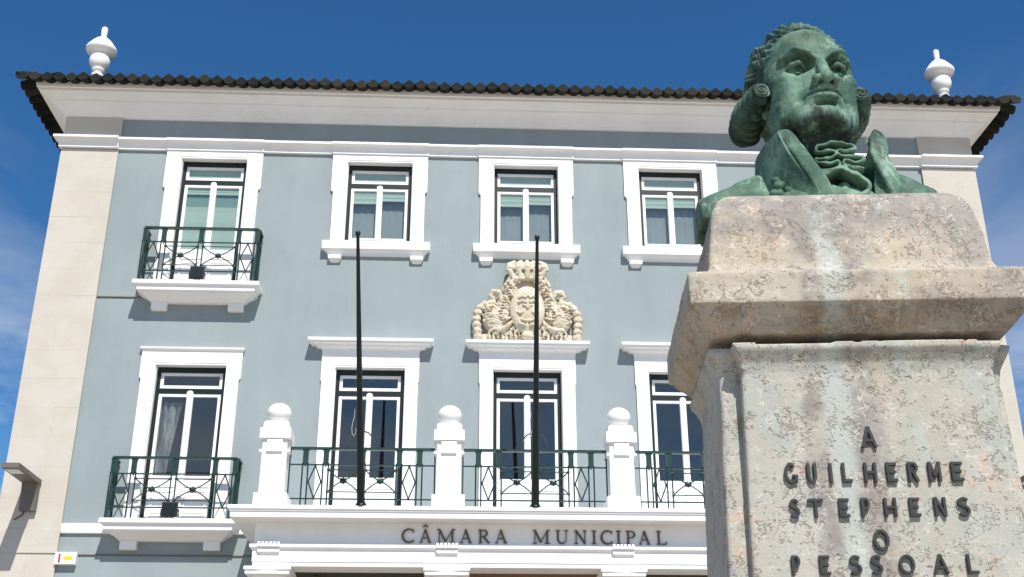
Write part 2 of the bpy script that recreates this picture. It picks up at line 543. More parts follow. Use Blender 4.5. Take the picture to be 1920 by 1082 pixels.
class Vol:
    """signed distances on a grid, axes x, y, z"""

    def __init__(s, lo, hi, h):
        s.lo = np.array(lo, float)
        s.h = h
        s.n = [int(math.ceil((b - a) / h)) + 1 for a, b in zip(lo, hi)]
        s.ax = [np.arange(m, dtype=np.float32) * h + np.float32(a) for m, a in zip(s.n, lo)]
        s.D = np.full(s.n, 50.0, np.float32)

    def win(s, lo, hi):
        sl = []
        for i in range(3):
            a = max(0, int(math.floor((lo[i] - s.lo[i]) / s.h)))
            b = min(s.n[i], int(math.ceil((hi[i] - s.lo[i]) / s.h)) + 1)
            if b <= a:
                return None, None
            sl.append(slice(a, b))
        x = s.ax[0][sl[0]][:, None, None]
        y = s.ax[1][sl[1]][None, :, None]
        z = s.ax[2][sl[2]][None, None, :]
        return tuple(sl), (x, y, z)

    def op(s, fn, lo, hi, k, mode):
        m = k + 3 * s.h
        sl, P = s.win([v - m for v in lo], [v + m for v in hi])
        if sl is None:
            return
        d = fn(*P).astype(np.float32)
        if mode == 'u':
            s.D[sl] = smin(s.D[sl], d, k)
        elif mode == 's':
            s.D[sl] = -smin(-s.D[sl], d, k)
        elif mode == 'i':
            s.D[sl] = -smin(-s.D[sl], -d, k)

    def ell(s, c, r, k=0.0, mode='u', rz=0.0, rx=0.0):
        c = np.array(c, float)
        r = np.array(r, float)
        ca, sa = math.cos(rz), math.sin(rz)
        cb, sb = math.cos(rx), math.sin(rx)

        def fn(x, y, z):
            x, y, z = x - c[0], y - c[1], z - c[2]
            if rz:
                x, y = x * ca + y * sa, -x * sa + y * ca
            if rx:
                y, z = y * cb + z * sb, -y * sb + z * cb
            k0 = np.sqrt((x / r[0]) ** 2 + (y / r[1]) ** 2 + (z / r[2]) ** 2)
            k1 = np.sqrt((x / r[0] ** 2) ** 2 + (y / r[1] ** 2) ** 2 + (z / r[2] ** 2) ** 2) + 1e-6
            return k0 * (k0 - 1) / k1
        e = np.full(3, r.max()) if (rz or rx) else r
        s.op(fn, c - e, c + e, k, mode)

    def poly(s, pts, rad, k=0.0, mode='u'):
        pts = [np.array(p, float) for p in pts]
        if not isinstance(rad, (list, tuple)):
            rad = [rad] * len(pts)
        mr = max(rad)
        lo = np.min(pts, 0) - mr
        hi = np.max(pts, 0) + mr

        def fn(x, y, z):
            D = None
            for i in range(len(pts) - 1):
                a, b = pts[i], pts[i + 1]
                ab = b - a
                l2 = float(ab @ ab) + 1e-9
                t = np.clip(((x - a[0]) * ab[0] + (y - a[1]) * ab[1] + (z - a[2]) * ab[2]) / l2, 0, 1)
                d = np.sqrt((x - a[0] - t * ab[0]) ** 2 + (y - a[1] - t * ab[1]) ** 2 + (z - a[2] - t * ab[2]) ** 2) - (rad[i] + t * (rad[i + 1] - rad[i]))
                D = d if D is None else np.minimum(D, d)
            return D
        s.op(fn, lo, hi, k, mode)

    def box(s, lo, hi, rnd=0.0, k=0.0, mode='u'):
        lo = np.array(lo, float)
        hi = np.array(hi, float)
        c, e = (lo + hi) / 2, (hi - lo) / 2 - rnd

        def fn(x, y, z):
            qx, qy, qz = np.abs(x - c[0]) - e[0], np.abs(y - c[1]) - e[1], np.abs(z - c[2]) - e[2]
            o = np.sqrt(np.maximum(qx, 0) ** 2 + np.maximum(qy, 0) ** 2 + np.maximum(qz, 0) ** 2)
            return o + np.minimum(np.maximum(np.maximum(qx, qy), qz), 0) - rnd
        s.op(fn, lo, hi, k, mode)

    def surf(s):
        """surface nets: vertices and quads"""
        D = s.D
        S = D < 0
        nx, ny, nz = D.shape
        cnt = np.zeros((nx - 1, ny - 1, nz - 1), np.int8)
        for i in (0, 1):
            for j in (0, 1):
                for k in (0, 1):
                    cnt += S[i:nx - 1 + i, j:ny - 1 + j, k:nz - 1 + k]
        act = np.argwhere((cnt > 0) & (cnt < 8))
        ids = np.full(cnt.shape, -1, np.int64)
        ids[tuple(act.T)] = np.arange(len(act))
        acc = np.zeros((len(act), 3))
        num = np.zeros(len(act))
        for ax in range(3):
            o1, o2 = [a for a in range(3) if a != ax]
            for i in (0, 1):
                for j in (0, 1):
                    p = act.copy()
                    p[:, o1] += i
                    p[:, o2] += j
                    q = p.copy()
                    q[:, ax] += 1
                    a = D[tuple(p.T)].astype(float)
                    b = D[tuple(q.T)].astype(float)
                    m = (a < 0) != (b < 0)
                    t = np.where(m, a / np.where(m, a - b, 1), 0)
                    pt = np.zeros((len(act), 3))
                    pt[:, o1] = i
                    pt[:, o2] = j
                    pt[:, ax] = t
                    acc[m] += pt[m]
                    num[m] += 1
        V = (act + acc / num[:, None]) * s.h + s.lo
        Q = []
        for ax in range(3):
            o1, o2 = (ax + 1) % 3, (ax + 2) % 3
            a = np.take(S, range(0, D.shape[ax] - 1), ax)
            b = np.take(S, range(1, D.shape[ax]), ax)
            e = np.argwhere(a != b)
            e = e[(e[:, o1] > 0) & (e[:, o2] > 0) & (e[:, o1] < D.shape[o1] - 1) & (e[:, o2] < D.shape[o2] - 1)]
            ins = S[tuple(e.T)]
            c = []
            for d1, d2 in ((1, 1), (0, 1), (0, 0), (1, 0)):
                p = e.copy()
                p[:, o1] -= d1
                p[:, o2] -= d2
                c.append(ids[tuple(p.T)])
            q = np.stack(c, 1)
            q[~ins] = q[~ins][:, ::-1]
            Q.append(q)
        Q = np.concatenate(Q)
        Q = Q[(Q >= 0).all(1)]
        return V, Q


def np_mesh(name, V, Q, mat, smooth=True):
    me = bpy.data.meshes.new(name)
    me.vertices.add(len(V))
    me.vertices.foreach_set('co', np.ascontiguousarray(V, np.float32).ravel())
    me.loops.add(Q.size)
    me.loops.foreach_set('vertex_index', np.ascontiguousarray(Q, np.int32).ravel())
    me.polygons.add(len(Q))
    me.polygons.foreach_set('loop_start', np.arange(0, Q.size, Q.shape[1], dtype=np.int32))
    me.polygons.foreach_set('use_smooth', np.full(len(Q), smooth))
    me.materials.append(mat)
    me.update(calc_edges=True)
    me.validate()
    return me


def vnoise(x, y, z, sc, seed):
    """value noise on broadcastable coordinates"""
    g_ = np.random.default_rng(seed).random((32, 32, 32)).astype(np.float32)
    x, y, z = np.broadcast_arrays(x * sc, y * sc, z * sc)
    i, j, k = np.floor(x).astype(int), np.floor(y).astype(int), np.floor(z).astype(int)
    u, v_, w = x - i, y - j, z - k
    u, v_, w = (t * t * (3 - 2 * t) for t in (u, v_, w))
    o = 0
    for a in (0, 1):
        for b in (0, 1):
            for c_ in (0, 1):
                o = o + g_[(i + a) & 31, (j + b) & 31, (k + c_) & 31] * (u if a else 1 - u) * (v_ if b else 1 - v_) * (w if c_ else 1 - w)
    return o - 0.5


# ------------------------------------------------------------------ helpers: lettering
def arc(cx, cy, rx, ry, a0, a1, n=14):
    return [(cx + rx * math.cos(R(a0 + (a1 - a0) * i / n)), cy + ry * math.sin(R(a0 + (a1 - a0) * i / n))) for i in range(n + 1)]


SANS = {
    'A': [[(0, 0), (.5, 1)], [(.5, 1), (1, 0)], [(.2, .33), (.8, .33)]],
    'E': [[(.08, 0), (.08, 1)], [(.08, .92), (1, .92)], [(.08, .5), (.85, .5)], [(.08, .08), (1, .08)]],
    'G': [arc(.52, .5, .46, .46, 50, 310), [(.98, .06), (.98, .36), (.66, .36)]],
    'U': [[(.1, 1), (.1, .38)] + arc(.5, .38, .4, .33, 180, 360)[1:-1] + [(.9, .38), (.9, 1)]],
    'I': [[(.5, 0), (.5, 1)]],
    'L': [[(.1, 1), (.1, 0)], [(.1, .08), (1, .08)]],
    'H': [[(.08, 0), (.08, 1)], [(.92, 0), (.92, 1)], [(.08, .5), (.92, .5)]],
    'R': [[(.1, 0), (.1, 1)], [(.1, .94), (.55, .94)] + arc(.55, .72, .36, .22, 90, -90)[1:] + [(.1, .5)], [(.45, .5), (.98, 0)]],
    'M': [[(.06, 0), (.06, 1)], [(.06, 1), (.5, .25)], [(.5, .25), (.94, 1)], [(.94, 1), (.94, 0)]],
    'S': [[(x, y) for x, y in arc(.5, .73, .4, .2, 25, 250)] + [(x, y) for x, y in arc(.5, .28, .42, .23, 75, -155)]],
    'T': [[(.5, 0), (.5, 1)], [(0, .92), (1, .92)]],
    'P': [[(.12, 0), (.12, 1)], [(.12, .94), (.55, .94)] + arc(.55, .7, .36, .24, 90, -90)[1:] + [(.12, .46)]],
    'N': [[(.08, 0), (.08, 1)], [(.08, 1), (.92, 0)], [(.92, 0), (.92, 1)]],
    'O': [arc(.5, .5, .44, .44, 90, 450, 26)],
}


def cw(n, thin, thick, ph=0):
    return [thin + (thick - thin) * (0.5 - 0.5 * math.cos(2 * math.pi * (i / n) + ph)) for i in range(n + 1)]


TH, TK, SF = .055, .135, .05
_c = arc(.55, .5, .48, .48, 48, 312, 20)
SERIF = {
    'C': [(_c, [.06 + .09 * math.sin(math.pi * i / 20) for i in range(21)]), ([(.90, .99), (.90, .74)], TH), ([(.90, .01), (.93, .22)], TH * .8)],
    'A': [([(.12, 0), (.47, 1)], TH), ([(.46, 1), (.86, 0)], TK), ([(.24, .33), (.74, .33)], TH), ([(0, .025), (.26, .025)], SF), ([(.70, .025), (1, .025)], SF)],
    'M': [([(.13, 0), (.13, 1)], TH), ([(.13, 1), (.48, .08)], TK), ([(.48, .08), (.85, 1)], TH), ([(.85, 1), (.85, 0)], TK), ([(0, .025), (.26, .025)], SF), ([(.70, .025), (1, .025)], SF), ([(0, .975), (.16, .975)], SF), ([(.84, .975), (1, .975)], SF)],
    'R': [([(.2, 0), (.2, 1)], TK), ([(.2, .96), (.5, .96)] + arc(.5, .73, .28, .23, 90, -90)[1:] + [(.2, .5)], [TH, TH] + [TH + .08 * math.sin(math.pi * i / 13) for i in range(14)] + [TH]), ([(.45, .5), (.95, .02)], TK), ([(.02, .025), (.38, .025)], SF), ([(.02, .975), (.25, .975)], SF), ([(.82, .025), (1.05, .025)], SF)],
    'U': [([(.18, 1), (.18, .36)] + arc(.5, .36, .32, .34, 180, 360)[1:-1] + [(.82, .36), (.82, 1)], [TK, TK] + [TK - (TK - TH) * i / 12 for i in range(13)] + [TH, TH]), ([(0, .975), (.36, .975)], SF), ([(.66, .975), (1, .975)], SF)],
    'N': [([(.14, 0), (.14, 1)], TH), ([(.14, 1), (.86, 0)], TK), ([(.86, 0), (.86, 1)], TH), ([(0, .025), (.3, .025)], SF), ([(0, .975), (.2, .975)], SF), ([(.7, .975), (1, .975)], SF)],
    'I': [([(.5, 0), (.5, 1)], TK), ([(0, .025), (1, .025)], SF), ([(0, .975), (1, .975)], SF)],
    'P': [([(.26, 0), (.26, 1)], TK), ([(.26, .96), (.55, .96)] + arc(.55, .72, .34, .24, 90, -90)[1:] + [(.26, .48)], [TH, TH] + [TH + .08 * math.sin(math.pi * i / 13) for i in range(14)] + [TH]), ([(.02, .025), (.5, .025)], SF), ([(.02, .975), (.3, .975)], SF)],
    'L': [([(.25, 0), (.25, 1)], TK), ([(.25, .03), (.95, .03)], TH), ([(.97, .0), (.97, .24)], TH), ([(.02, .975), (.48, .975)], SF), ([(.02, .025), (.3, .025)], SF)],
}
SERIF['Â'] = SERIF['A'] + [([(.28, 1.14), (.47, 1.30)], .08), ([(.47, 1.30), (.68, 1.14)], .08)]


def glyph(strokes, x0, x1, z0, z1, yf, yb, w, aspect=True):
    """raised letter between x0..x1, z0..z1; front at yf, back at yb; stroke widths as a share of the height"""
    mb = MB()
    H = z1 - z0
    for si, st in enumerate(strokes):
        if isinstance(st, tuple):
            pts, ww = st
        else:
            pts, ww = st, w
        pts = [Vector((x0 + a * (x1 - x0), z0 + b * H)) for a, b in pts]
        ws = ww if isinstance(ww, list) else [ww] * len(pts)
        L_, R_ = [], []
        for i, p in enumerate(pts):
            a = pts[max(0, i - 1)]
            b = pts[min(len(pts) - 1, i + 1)]
            t = (b - a).normalized()
            nn = Vector((-t.y, t.x)) * (ws[min(i, len(ws) - 1)] * H * 0.5)
            if 0 < i < len(pts) - 1:
                t1 = (p - a).normalized()
                cs = max(0.5, abs(t.dot(t1)))
                nn /= cs
            L_.append(p + nn)
            R_.append(p - nn)
        e = si * 0.0004
        lps = [[(l.x, yf - e, l.y), (l.x, yb, l.y), (r.x, yb, r.y), (r.x, yf - e, r.y)] for l, r in zip(L_, R_)]
        mb.loft(lps)
    return mb


# ================================================================== THE PLACE
# ------------------------------------------------------------------ ground
gb = MB()
N = 24
for i in range(N):
    for j in range(N):
        pass
gb.quad((-1500, -1500, 0), (1500, -1500, 0), (1500, 1500, 0), (-1500, 1500, 0))
go_ = gb.build('ground', M_ground)
go_['kind'] = 'structure'
go_['label'] = 'pale stone paving of the square in front of the town hall'

# ------------------------------------------------------------------ town hall
XC, YF = 1.184, 19.0          # axis and face of the front wall
XL, XR = -7.30, 9.67          # corners
DEP = 12.0
HX = (XR - XL) / 2
XM = (XR + XL) / 2
TOPZ = 13.19
WX = [XC - 5.70, XC - 2.682, XC, XC + 2.682, XC + 5.70]
WH = 0.605
Z_TU, Z_BU, Z_BD = 12.375, 10.79, 9.74     # upper openings: head, sill, balcony-door foot
Z_TL, Z_BL = 8.375, 5.63                     # first-floor openings
hall = thing('town_hall', 'blue grey three storey town hall with white window surrounds and dark tiled eaves', 'building', (XC, YF, 0))

# wall with openings, 0.4 m thick
ops = []
for i, x in enumerate(WX):
    ops.append((x - WH, x + WH, Z_BD if i in (0, 4) else Z_BU, Z_TU))
    ops.append((x - WH, x + WH, Z_BL, Z_TL))
for i in (1, 2, 3):
    ops.append((WX[i] - 0.8, WX[i] + 0.8, 0.02, 3.6))
xs = sorted({XL + .03, XR - .03, *[o[0] for o in ops], *[o[1] for o in ops]})
zs = sorted({0.0, TOPZ + .3, *[o[2] for o in ops], *[o[3] for o in ops]})
wb = MB()
T = 0.40
for a, b in zip(xs, xs[1:]):
    for c_, d in zip(zs, zs[1:]):
        mx, mz = (a + b) / 2, (c_ + d) / 2
        if any(o[0] < mx < o[1] and o[2] < mz < o[3] for o in ops):
            continue
        wb.quad((a, YF, c_), (b, YF, c_), (b, YF, d), (a, YF, d))
        wb.quad((b, YF + T, c_), (a, YF + T, c_), (a, YF + T, d), (b, YF + T, d))
for x0, x1, z0, z1 in ops:
    y0, y1 = YF, YF + T
    wb.quad((x0, y0, z0), (x0, y1, z0), (x0, y1, z1), (x0, y0, z1))
    wb.quad((x1, y1, z0), (x1, y0, z0), (x1, y0, z1), (x1, y1, z1))
    wb.quad((x0, y0, z1), (x0, y1, z1), (x1, y1, z1), (x1, y0, z1))
    wb.quad((x0, y1, z0), (x0, y0, z0), (x1, y0, z0), (x1, y1, z0))
wb.build('front_wall', M_wall, hall)
sb = MB()
sb.box(XL + .03, XL + .40, YF + T + .002, YF + DEP, 0, TOPZ + .3)
sb.build('side_wall', M_wall, hall)
sb = MB()
sb.box(XR - .40, XR - .03, YF + T + .002, YF + DEP, 0, TOPZ + .3)
sb.build('side_wall', M_wall, hall)
MB().box(XL + .402, XR - .402, YF + DEP - .4, YF + DEP, 0, TOPZ + .3).build('back_wall', M_wall, hall)
ib = MB()
for z in (5.30, 9.42, 13.15):
    ib.box(XL + .405, XR - .405, YF + T + .005, YF + DEP - .405, z, z + .28)
ib.build('floor_slab', M_inner, hall)
ib = MB()
for z0, z1 in ((0.01, 5.295), (5.585, 9.415), (9.705, 13.145)):
    ib.box(XL + .405, XR - .405, YF + 4.6, YF + 4.75, z0, z1)
    for x in (XC - 4.1, XC - 1.34, XC + 1.34, XC + 4.1):
        ib.box(x - .07, x + .07, YF + T + .01, YF + 4.595, z0, z1)
ib.build('partition', M_inner, hall)

# corner pilasters of stone blocks
for xa, xb in ((XL, XL + 1.03), (XR - 1.03, XR)):
    pil = MB().box(xa + .012, xb - .012, YF - .035, YF - .003, 0, 12.50)
    # return of the pilaster on the side wall
    if xa < 0:
        pil.box(xa + .012, xa + .028, YF - .001, YF + 1.0, 0, 12.50)
    else:
        pil.box(xb - .028, xb - .012, YF - .001, YF + 1.0, 0, 12.50)
    po = pil.build('pilaster', M_stone, hall)
    z = 0.0
    row_i = 0
    hs = [0.52] * 9 + [0.50, 0.12, 0.115, 0.145]
    zc = [0.0]
    for h_ in hs:
        zc.append(zc[-1] + h_)
    top = zc[-1]
    while top < 12.48:
        h_ = min(0.505, 12.50 - top)
        if 12.50 - top - h_ < 0.2:
            h_ = 12.50 - top
        zc.append(top + h_)
        top += h_
    for z0, z1 in zip(zc, zc[1:]):
        row_i += 1
        proud = YF - .05 - (0.018 if 5.2 < (z0 + z1) / 2 < 5.68 else 0)
        sp = random.choice((0.42, 0.55, 0.62)) if z1 - z0 > .3 else None
        cuts = [xa] + ([xa + 1.03 * sp] if sp else []) + [xb]
        for a, b in zip(cuts, cuts[1:]):
            e = random.uniform(-.0012, .0012)
            g2 = .0002
            k = MB()
            y0, y1 = proud + e, YF - .034
            c2 = .0010
            k.loft([[(a + g2, y1, z0 + g2), (b - g2, y1, z0 + g2), (b - g2, y1, z1 - g2), (a + g2, y1, z1 - g2)][::-1],
                    [(a + g2, y0 + c2, z0 + g2), (b - g2, y0 + c2, z0 + g2), (b - g2, y0 + c2, z1 - g2), (a + g2, y0 + c2, z1 - g2)][::-1],
                    [(a + g2 + c2, y0, z0 + g2 + c2), (b - g2 - c2, y0, z0 + g2 + c2), (b - g2 - c2, y0, z1 - g2 - c2), (a + g2 + c2, y0, z1 - g2 - c2)][::-1]])
            k.build('stone_block', M_stone, po)
    MB().box(xa + .002, xb - .002, YF - .045, YF - .003, 12.745, 13.185).build('frieze_block', M_stone, po)

# string course under the frieze, breaking forward over pilasters and windows
scb = MB()
segs = [(XL - .0, XL + 1.03, .055, True), (XR - 1.03, XR + .0, .055, True)]
edges = [XL + 1.03]
for x in WX:
    segs.append((x - .88, x + .88, .02, False))
    edges += [x - .88, x + .88]
edges.append(XR - 1.03)
for a, b in zip(edges[::2], edges[1::2]):
    segs.append((a, b, 0.0, False))
for a, b, e, endp in segs:
    o = 0.0
    prof = [(0.02, 12.515), (.050, 12.52), (.052, 12.56), (.060, 12.60), (.075, 12.635), (.10, 12.655), (.15, 12.662), (.155, 12.668), (.155, 12.712), (.14, 12.72), (.0, 12.735)]
    lps = []
    for pp, z in prof:
        xa2 = a - (pp * 0.8 if a == XL else 0)
        xb2 = b + (pp * 0.8 if b == XR else 0)
        if e:
            xa2 -= 0 if a in (XL,) else 0.004
            xb2 += 0 if b in (XR,) else 0.004
        lps.append([(xa2, YF - pp - e, z), (xb2, YF - pp - e, z), (xb2, YF - .001, z), (xa2, YF - .001, z)])
    scb.loft(lps)
scb.build('string_course', M_white, hall)

# crowning cornice
CORN = [(-.02, 13.17), (.035, 13.175), (.04, 13.215), (.075, 13.235), (.11, 13.265), (.17, 13.325), (.225, 13.365), (.265, 13.385), (.27, 13.425), (.30, 13.43), (.345, 13.465), (.40, 13.49), (.44, 13.50), (.445, 13.545), (.475, 13.555), (.485, 13.60), (.485, 13.66), (-.3, 13.68)]
MB().rects(CORN, XM, YF + DEP / 2, HX, DEP / 2).build('cornice', M_white, hall)

# roof: hipped slopes of barrel tiles, eave course built tile by tile
EV, EZ = 0.76, 13.60
SL = math.tan(R(20))
rb_ = MB()
x0, x1, y0, y1 = XL - EV + .25, XR + EV - .25, YF - EV + .25, YF + DEP + EV - .25
zb = EZ + .25 * SL + .01
dd = (y1 - y0) / 2
zr = zb + dd * SL
rb_.add([(x0, y0, zb), (x1, y0, zb), (x1, y1, zb), (x0, y1, zb), (x0 + dd, y0 + dd, zr), (x1 - dd, y0 + dd, zr)],
        [(0, 1, 5, 4), (1, 2, 5), (2, 3, 4, 5), (3, 0, 4)])
roof = rb_.build('roof', M_tile, hall)


def eave_mesh(w, L=.62):
    h = w / 2
    top = [(-h, .012), (-h * .86, .016), (-h * .66, .030), (-h * .44, .054), (-h * .22, .080), (0, .090), (h * .22, .080), (h * .44, .054), (h * .66, .030), (h * .86, .016), (h, .012)]
    bot = [(h, -.012), (h * .90, -.016)] + [(h * .84 * math.cos(a), -.018 - .072 * math.sin(a)) for a in [math.pi * i / 12 for i in range(1, 12)]] + [(-h * .90, -.016), (-h, -.012)]
    pr = top + bot
    mb = MB()
    lps = []
    for d, sx, sz in ((0.0, .96, .90), (0.012, 1.0, 1.0), (L, .98, .95)):
        lps.append([(x * sx, d, z * sz + d * SL) for x, z in pr])
    mb.loft(lps)
    return mb.mesh('eave_tile', M_tile, 30)


n_f = 85
wt = (XR - XL + 2 * EV) / n_f
tm = eave_mesh(wt * 1.05)
for i in range(n_f):
    x = XL - EV + (i + .5) * wt
    o = place('eave_tile', tm, roof, (x, YF - EV + random.uniform(-.018, .018), EZ + random.uniform(-.010, .010)))
    o.rotation_euler = (random.uniform(-.02, .02), random.uniform(-.035, .035), random.uniform(-.012, .012))
    if min(i, n_f - 1 - i) < 2:
        o.scale = (1, .55 + .3 * min(i, n_f - 1 - i), 1)
n_s = 58
ws = (DEP + 2 * EV) / n_s
ts = eave_mesh(ws)
for i in range(1, n_s):
    y = YF - EV + (i + .5) * ws
    place('eave_tile', ts, roof, (XL - EV + random.uniform(-.01, .01), y, EZ + random.uniform(-.006, .006)), rotz=-math.pi / 2)
    place('eave_tile', ts, roof, (XR + EV + random.uniform(-.01, .01), y, EZ + random.uniform(-.006, .006)), rotz=math.pi / 2)
# hip tiles at the two front corners
for sx, xe in ((1, XL - EV), (-1, XR + EV)):
    hb = MB()
    hb.tube([(xe + sx * .02, YF - EV + .02, EZ + .01), (xe + sx * .5, YF - EV + .5, EZ + .07 + .5 * SL), (xe + sx * 2, YF - EV + 2, EZ + .10 + 2 * SL)], .06, 10, .085)
    hb.build('hip_tile', M_tile, roof, 40)


# ------------------------------------------------------------------ windows
def frame_bars(mb, x0, x1, z0, z1, w, y0, y1, wt_=None, wb_=None):
    wt_ = w if wt_ is None else wt_
    wb_ = w if wb_ is None else wb_
    mb.box(x0, x0 + w, y0, y1, z0, z1)
    mb.box(x1 - w, x1, y0, y1, z0, z1)
    mb.box(x0 + w, x1 - w, y0 + .001, y1, z1 - wt_, z1)
    mb.box(x0 + w, x1 - w, y0 + .001, y1, z0, z0 + wb_)


_wc = {}


def win_parts(kind, z0, z1):
    """meshes about x = 0: outer frame, white sashes, panes"""
    key = (kind, z0, z1)
    if key in _wc:
        return _wc[key]
    yf = YF + .10
    fr = MB()
    top_w = .105
    sill_w = .04 if kind == 'window' else .03
    fr.box(-WH + .002, -WH + .084, yf, yf + .09, z0 + .002, z1 - .002)
    fr.box(WH - .084, WH - .002, yf, yf + .09, z0 + .002, z1 - .002)
    fr.box(-WH + .084, WH - .084, yf + .001, yf + .09, z1 - top_w, z1 - .002)
    zt1, zt0 = z1 - .385, z1 - .475          # transom
    fr.box(-WH + .084, WH - .084, yf + .012, yf + .09, zt0, zt1)
    fr.box(-WH + .084, WH - .084, yf + .001, yf + .09, z0 + .002, z0 + sill_w)
    xi = WH - .084
    sw = MB()
    frame_bars(sw, -xi + .001, xi - .001, zt1 + .001, z1 - top_w - .001, .050, yf + .02, yf + .065, .045, .055)
    zb0, zb1 = z0 + sill_w + .001, zt0 - .001
    leafs = []
    for s in (-1, 1):
        a, b = (-xi + .001, -.002) if s < 0 else (.002, xi - .001)
        lb = MB()
        if kind == 'window':
            frame_bars(lb, a, b, zb0, zb1, .052, yf + .02, yf + .07, .05, .055)
            pz0 = zb0 + .055
        else:
            zp = z0 + .80                        # solid lower panel with mouldings
            frame_bars(lb, a, b, zp, zb1, .052, yf + .02, yf + .07, .05, .06)
            lb.box(a, b, yf + .026, yf + .07, zb0, zp - .001)
            lb.box(a + .06, b - .06, yf + .012, yf + .0255, zp - .13, zp - .09)
            lb.box(a + .06, b - .06, yf + .012, yf + .0255, zp - .56, zp - .53)
            frame_bars(lb, a + .07, b - .07, zb0 + .16, zp - .18, .03, yf + .014, yf + .0256)
            pz0 = zp + .06
        leafs.append((lb.mesh('leaf', M_white), (a + .052, b - .052, pz0, zb1 - .05)))
    st = MB()                                    # central astragal with a rounded head
    n_ = 8
    st.loft([[(.055 * math.cos(math.pi * j / n_), yf + .02 - .028 * math.sin(math.pi * j / n_), z) for j in range(n_ + 1)] for z in (zb0, zb1 + .005)])
    st.add(*(lambda: ([(.055 * math.cos(2 * math.pi * j / 12), yf + .0, zb1 + .01 + .045 * math.sin(2 * math.pi * j / 12)) for j in range(12)] + [(.055 * math.cos(2 * math.pi * j / 12), yf + .03, zb1 + .01 + .045 * math.sin(2 * math.pi * j / 12)) for j in range(12)], [tuple(range(11, -1, -1))] + [(j, (j + 1) % 12, 12 + (j + 1) % 12, 12 + j) for j in range(12)]))())
    panes = []
    for (a, b, c_, d) in [l[1] for l in leafs] + [(-xi + .05, xi - .05, zt1 + .056, z1 - top_w - .046)]:
        panes.append(MB().quad((a, yf + .045, c_), (b, yf + .045, c_), (b, yf + .045, d), (a, yf + .045, d)).mesh('pane', M_glass))
    _wc[key] = (fr.mesh('window_frame', M_frame), sw.mesh('fanlight', M_white), [l[0] for l in leafs], st.mesh('centre_bar', M_white, 40), panes, (zb1, leafs[0][1], leafs[1][1], zt1, z1 - top_w))
    return _wc[key]


def surround(cx, z0, z1, outer_hi, outer_lo, zear, ztop, mat=M_white):
    """white frame on the wall round an opening, wider above the ears"""
    mb = MB()
    y0, y1 = YF - .045, YF - .001
    zb_, = (z0,)
    i = WH - .012
    for s in (-1, 1):
        xi, xl, xh = s * i, s * outer_lo, s * outer_hi
        pts = [(xi, zb_), (xl, zb_), (xl, zear - .03), (s * (outer_lo + .012), zear - .03), (xh, zear), (xh, ztop), (xi, ztop)]
        if s < 0:
            pts = pts[::-1]
        mb.loft([[(p[0], y1, p[1]) for p in pts], [(p[0], y0, p[1]) for p in pts]][::-1] if False else [[(p[0], y0, p[1]) for p in pts][::-1], [(p[0], y1, p[1]) for p in pts][::-1]])
    mb.box(-i, i, y0 + .0005, y1, z1 - .012, ztop - .0005)
    # raised inner fillet
    mb.box(-i - .03, -i - .004, y0 - .008, y0 - .0004, z0, z1 + .02)
    mb.box(i + .004, i + .03, y0 - .008, y0 - .0004, z0, z1 + .02)
    mb.box(-i - .03, i + .03, y0 - .0085, y0 - .0004, z1 + .0205, z1 + .045)
    # reveal lining
    mb.box(-i - .0, -i + .010, YF + .0, YF + .098, z0, z1 - .013)
    mb.box(i - .010, i + .0, YF + .0, YF + .098, z0, z1 - .013)
    mb.box(-i + .0105, i - .0105, YF + .0, YF + .098, z1 - .0115, z1 - .0)
    return mb.mesh('surround', mat)


def put_window(cx, kind, z0, z1, sur, label=None):
    fm, fan, lf, ast, panes, info = win_parts(kind, z0, z1)
    o = place('window' if kind == 'window' else 'balcony_door', fm, hall, (cx, 0, 0))
    place('surround', sur, o, (cx, 0, 0))
    place('fanlight', fan, o, (cx, 0, 0))
    for m in lf:
        place('sash' if kind == 'window' else 'door_leaf', m, o, (cx, 0, 0))
    place('centre_bar', ast, o, (cx, 0, 0))
    for m in panes:
        place('pane', m, o, (cx, 0, 0))
    return o, info


def blind(o, cx, a, b, z0, z1, y=YF + .156):
    mb = MB()
    n_ = 10
    lps = []
    for i in range(n_ + 1):
        z = z1 + (z0 - z1) * i / n_
        yy = y + .004 * math.sin(i * 1.7)
        lps.append([(a, yy, z), (b, yy, z), (b, yy + .004, z), (a, yy + .004, z)])
    mb.loft(lps)
    mb.box(a, b, y - .008, y + .012, z0 - .02, z0)
    mb.build('blind', M_blind, o, loc=(cx, 0, 0))


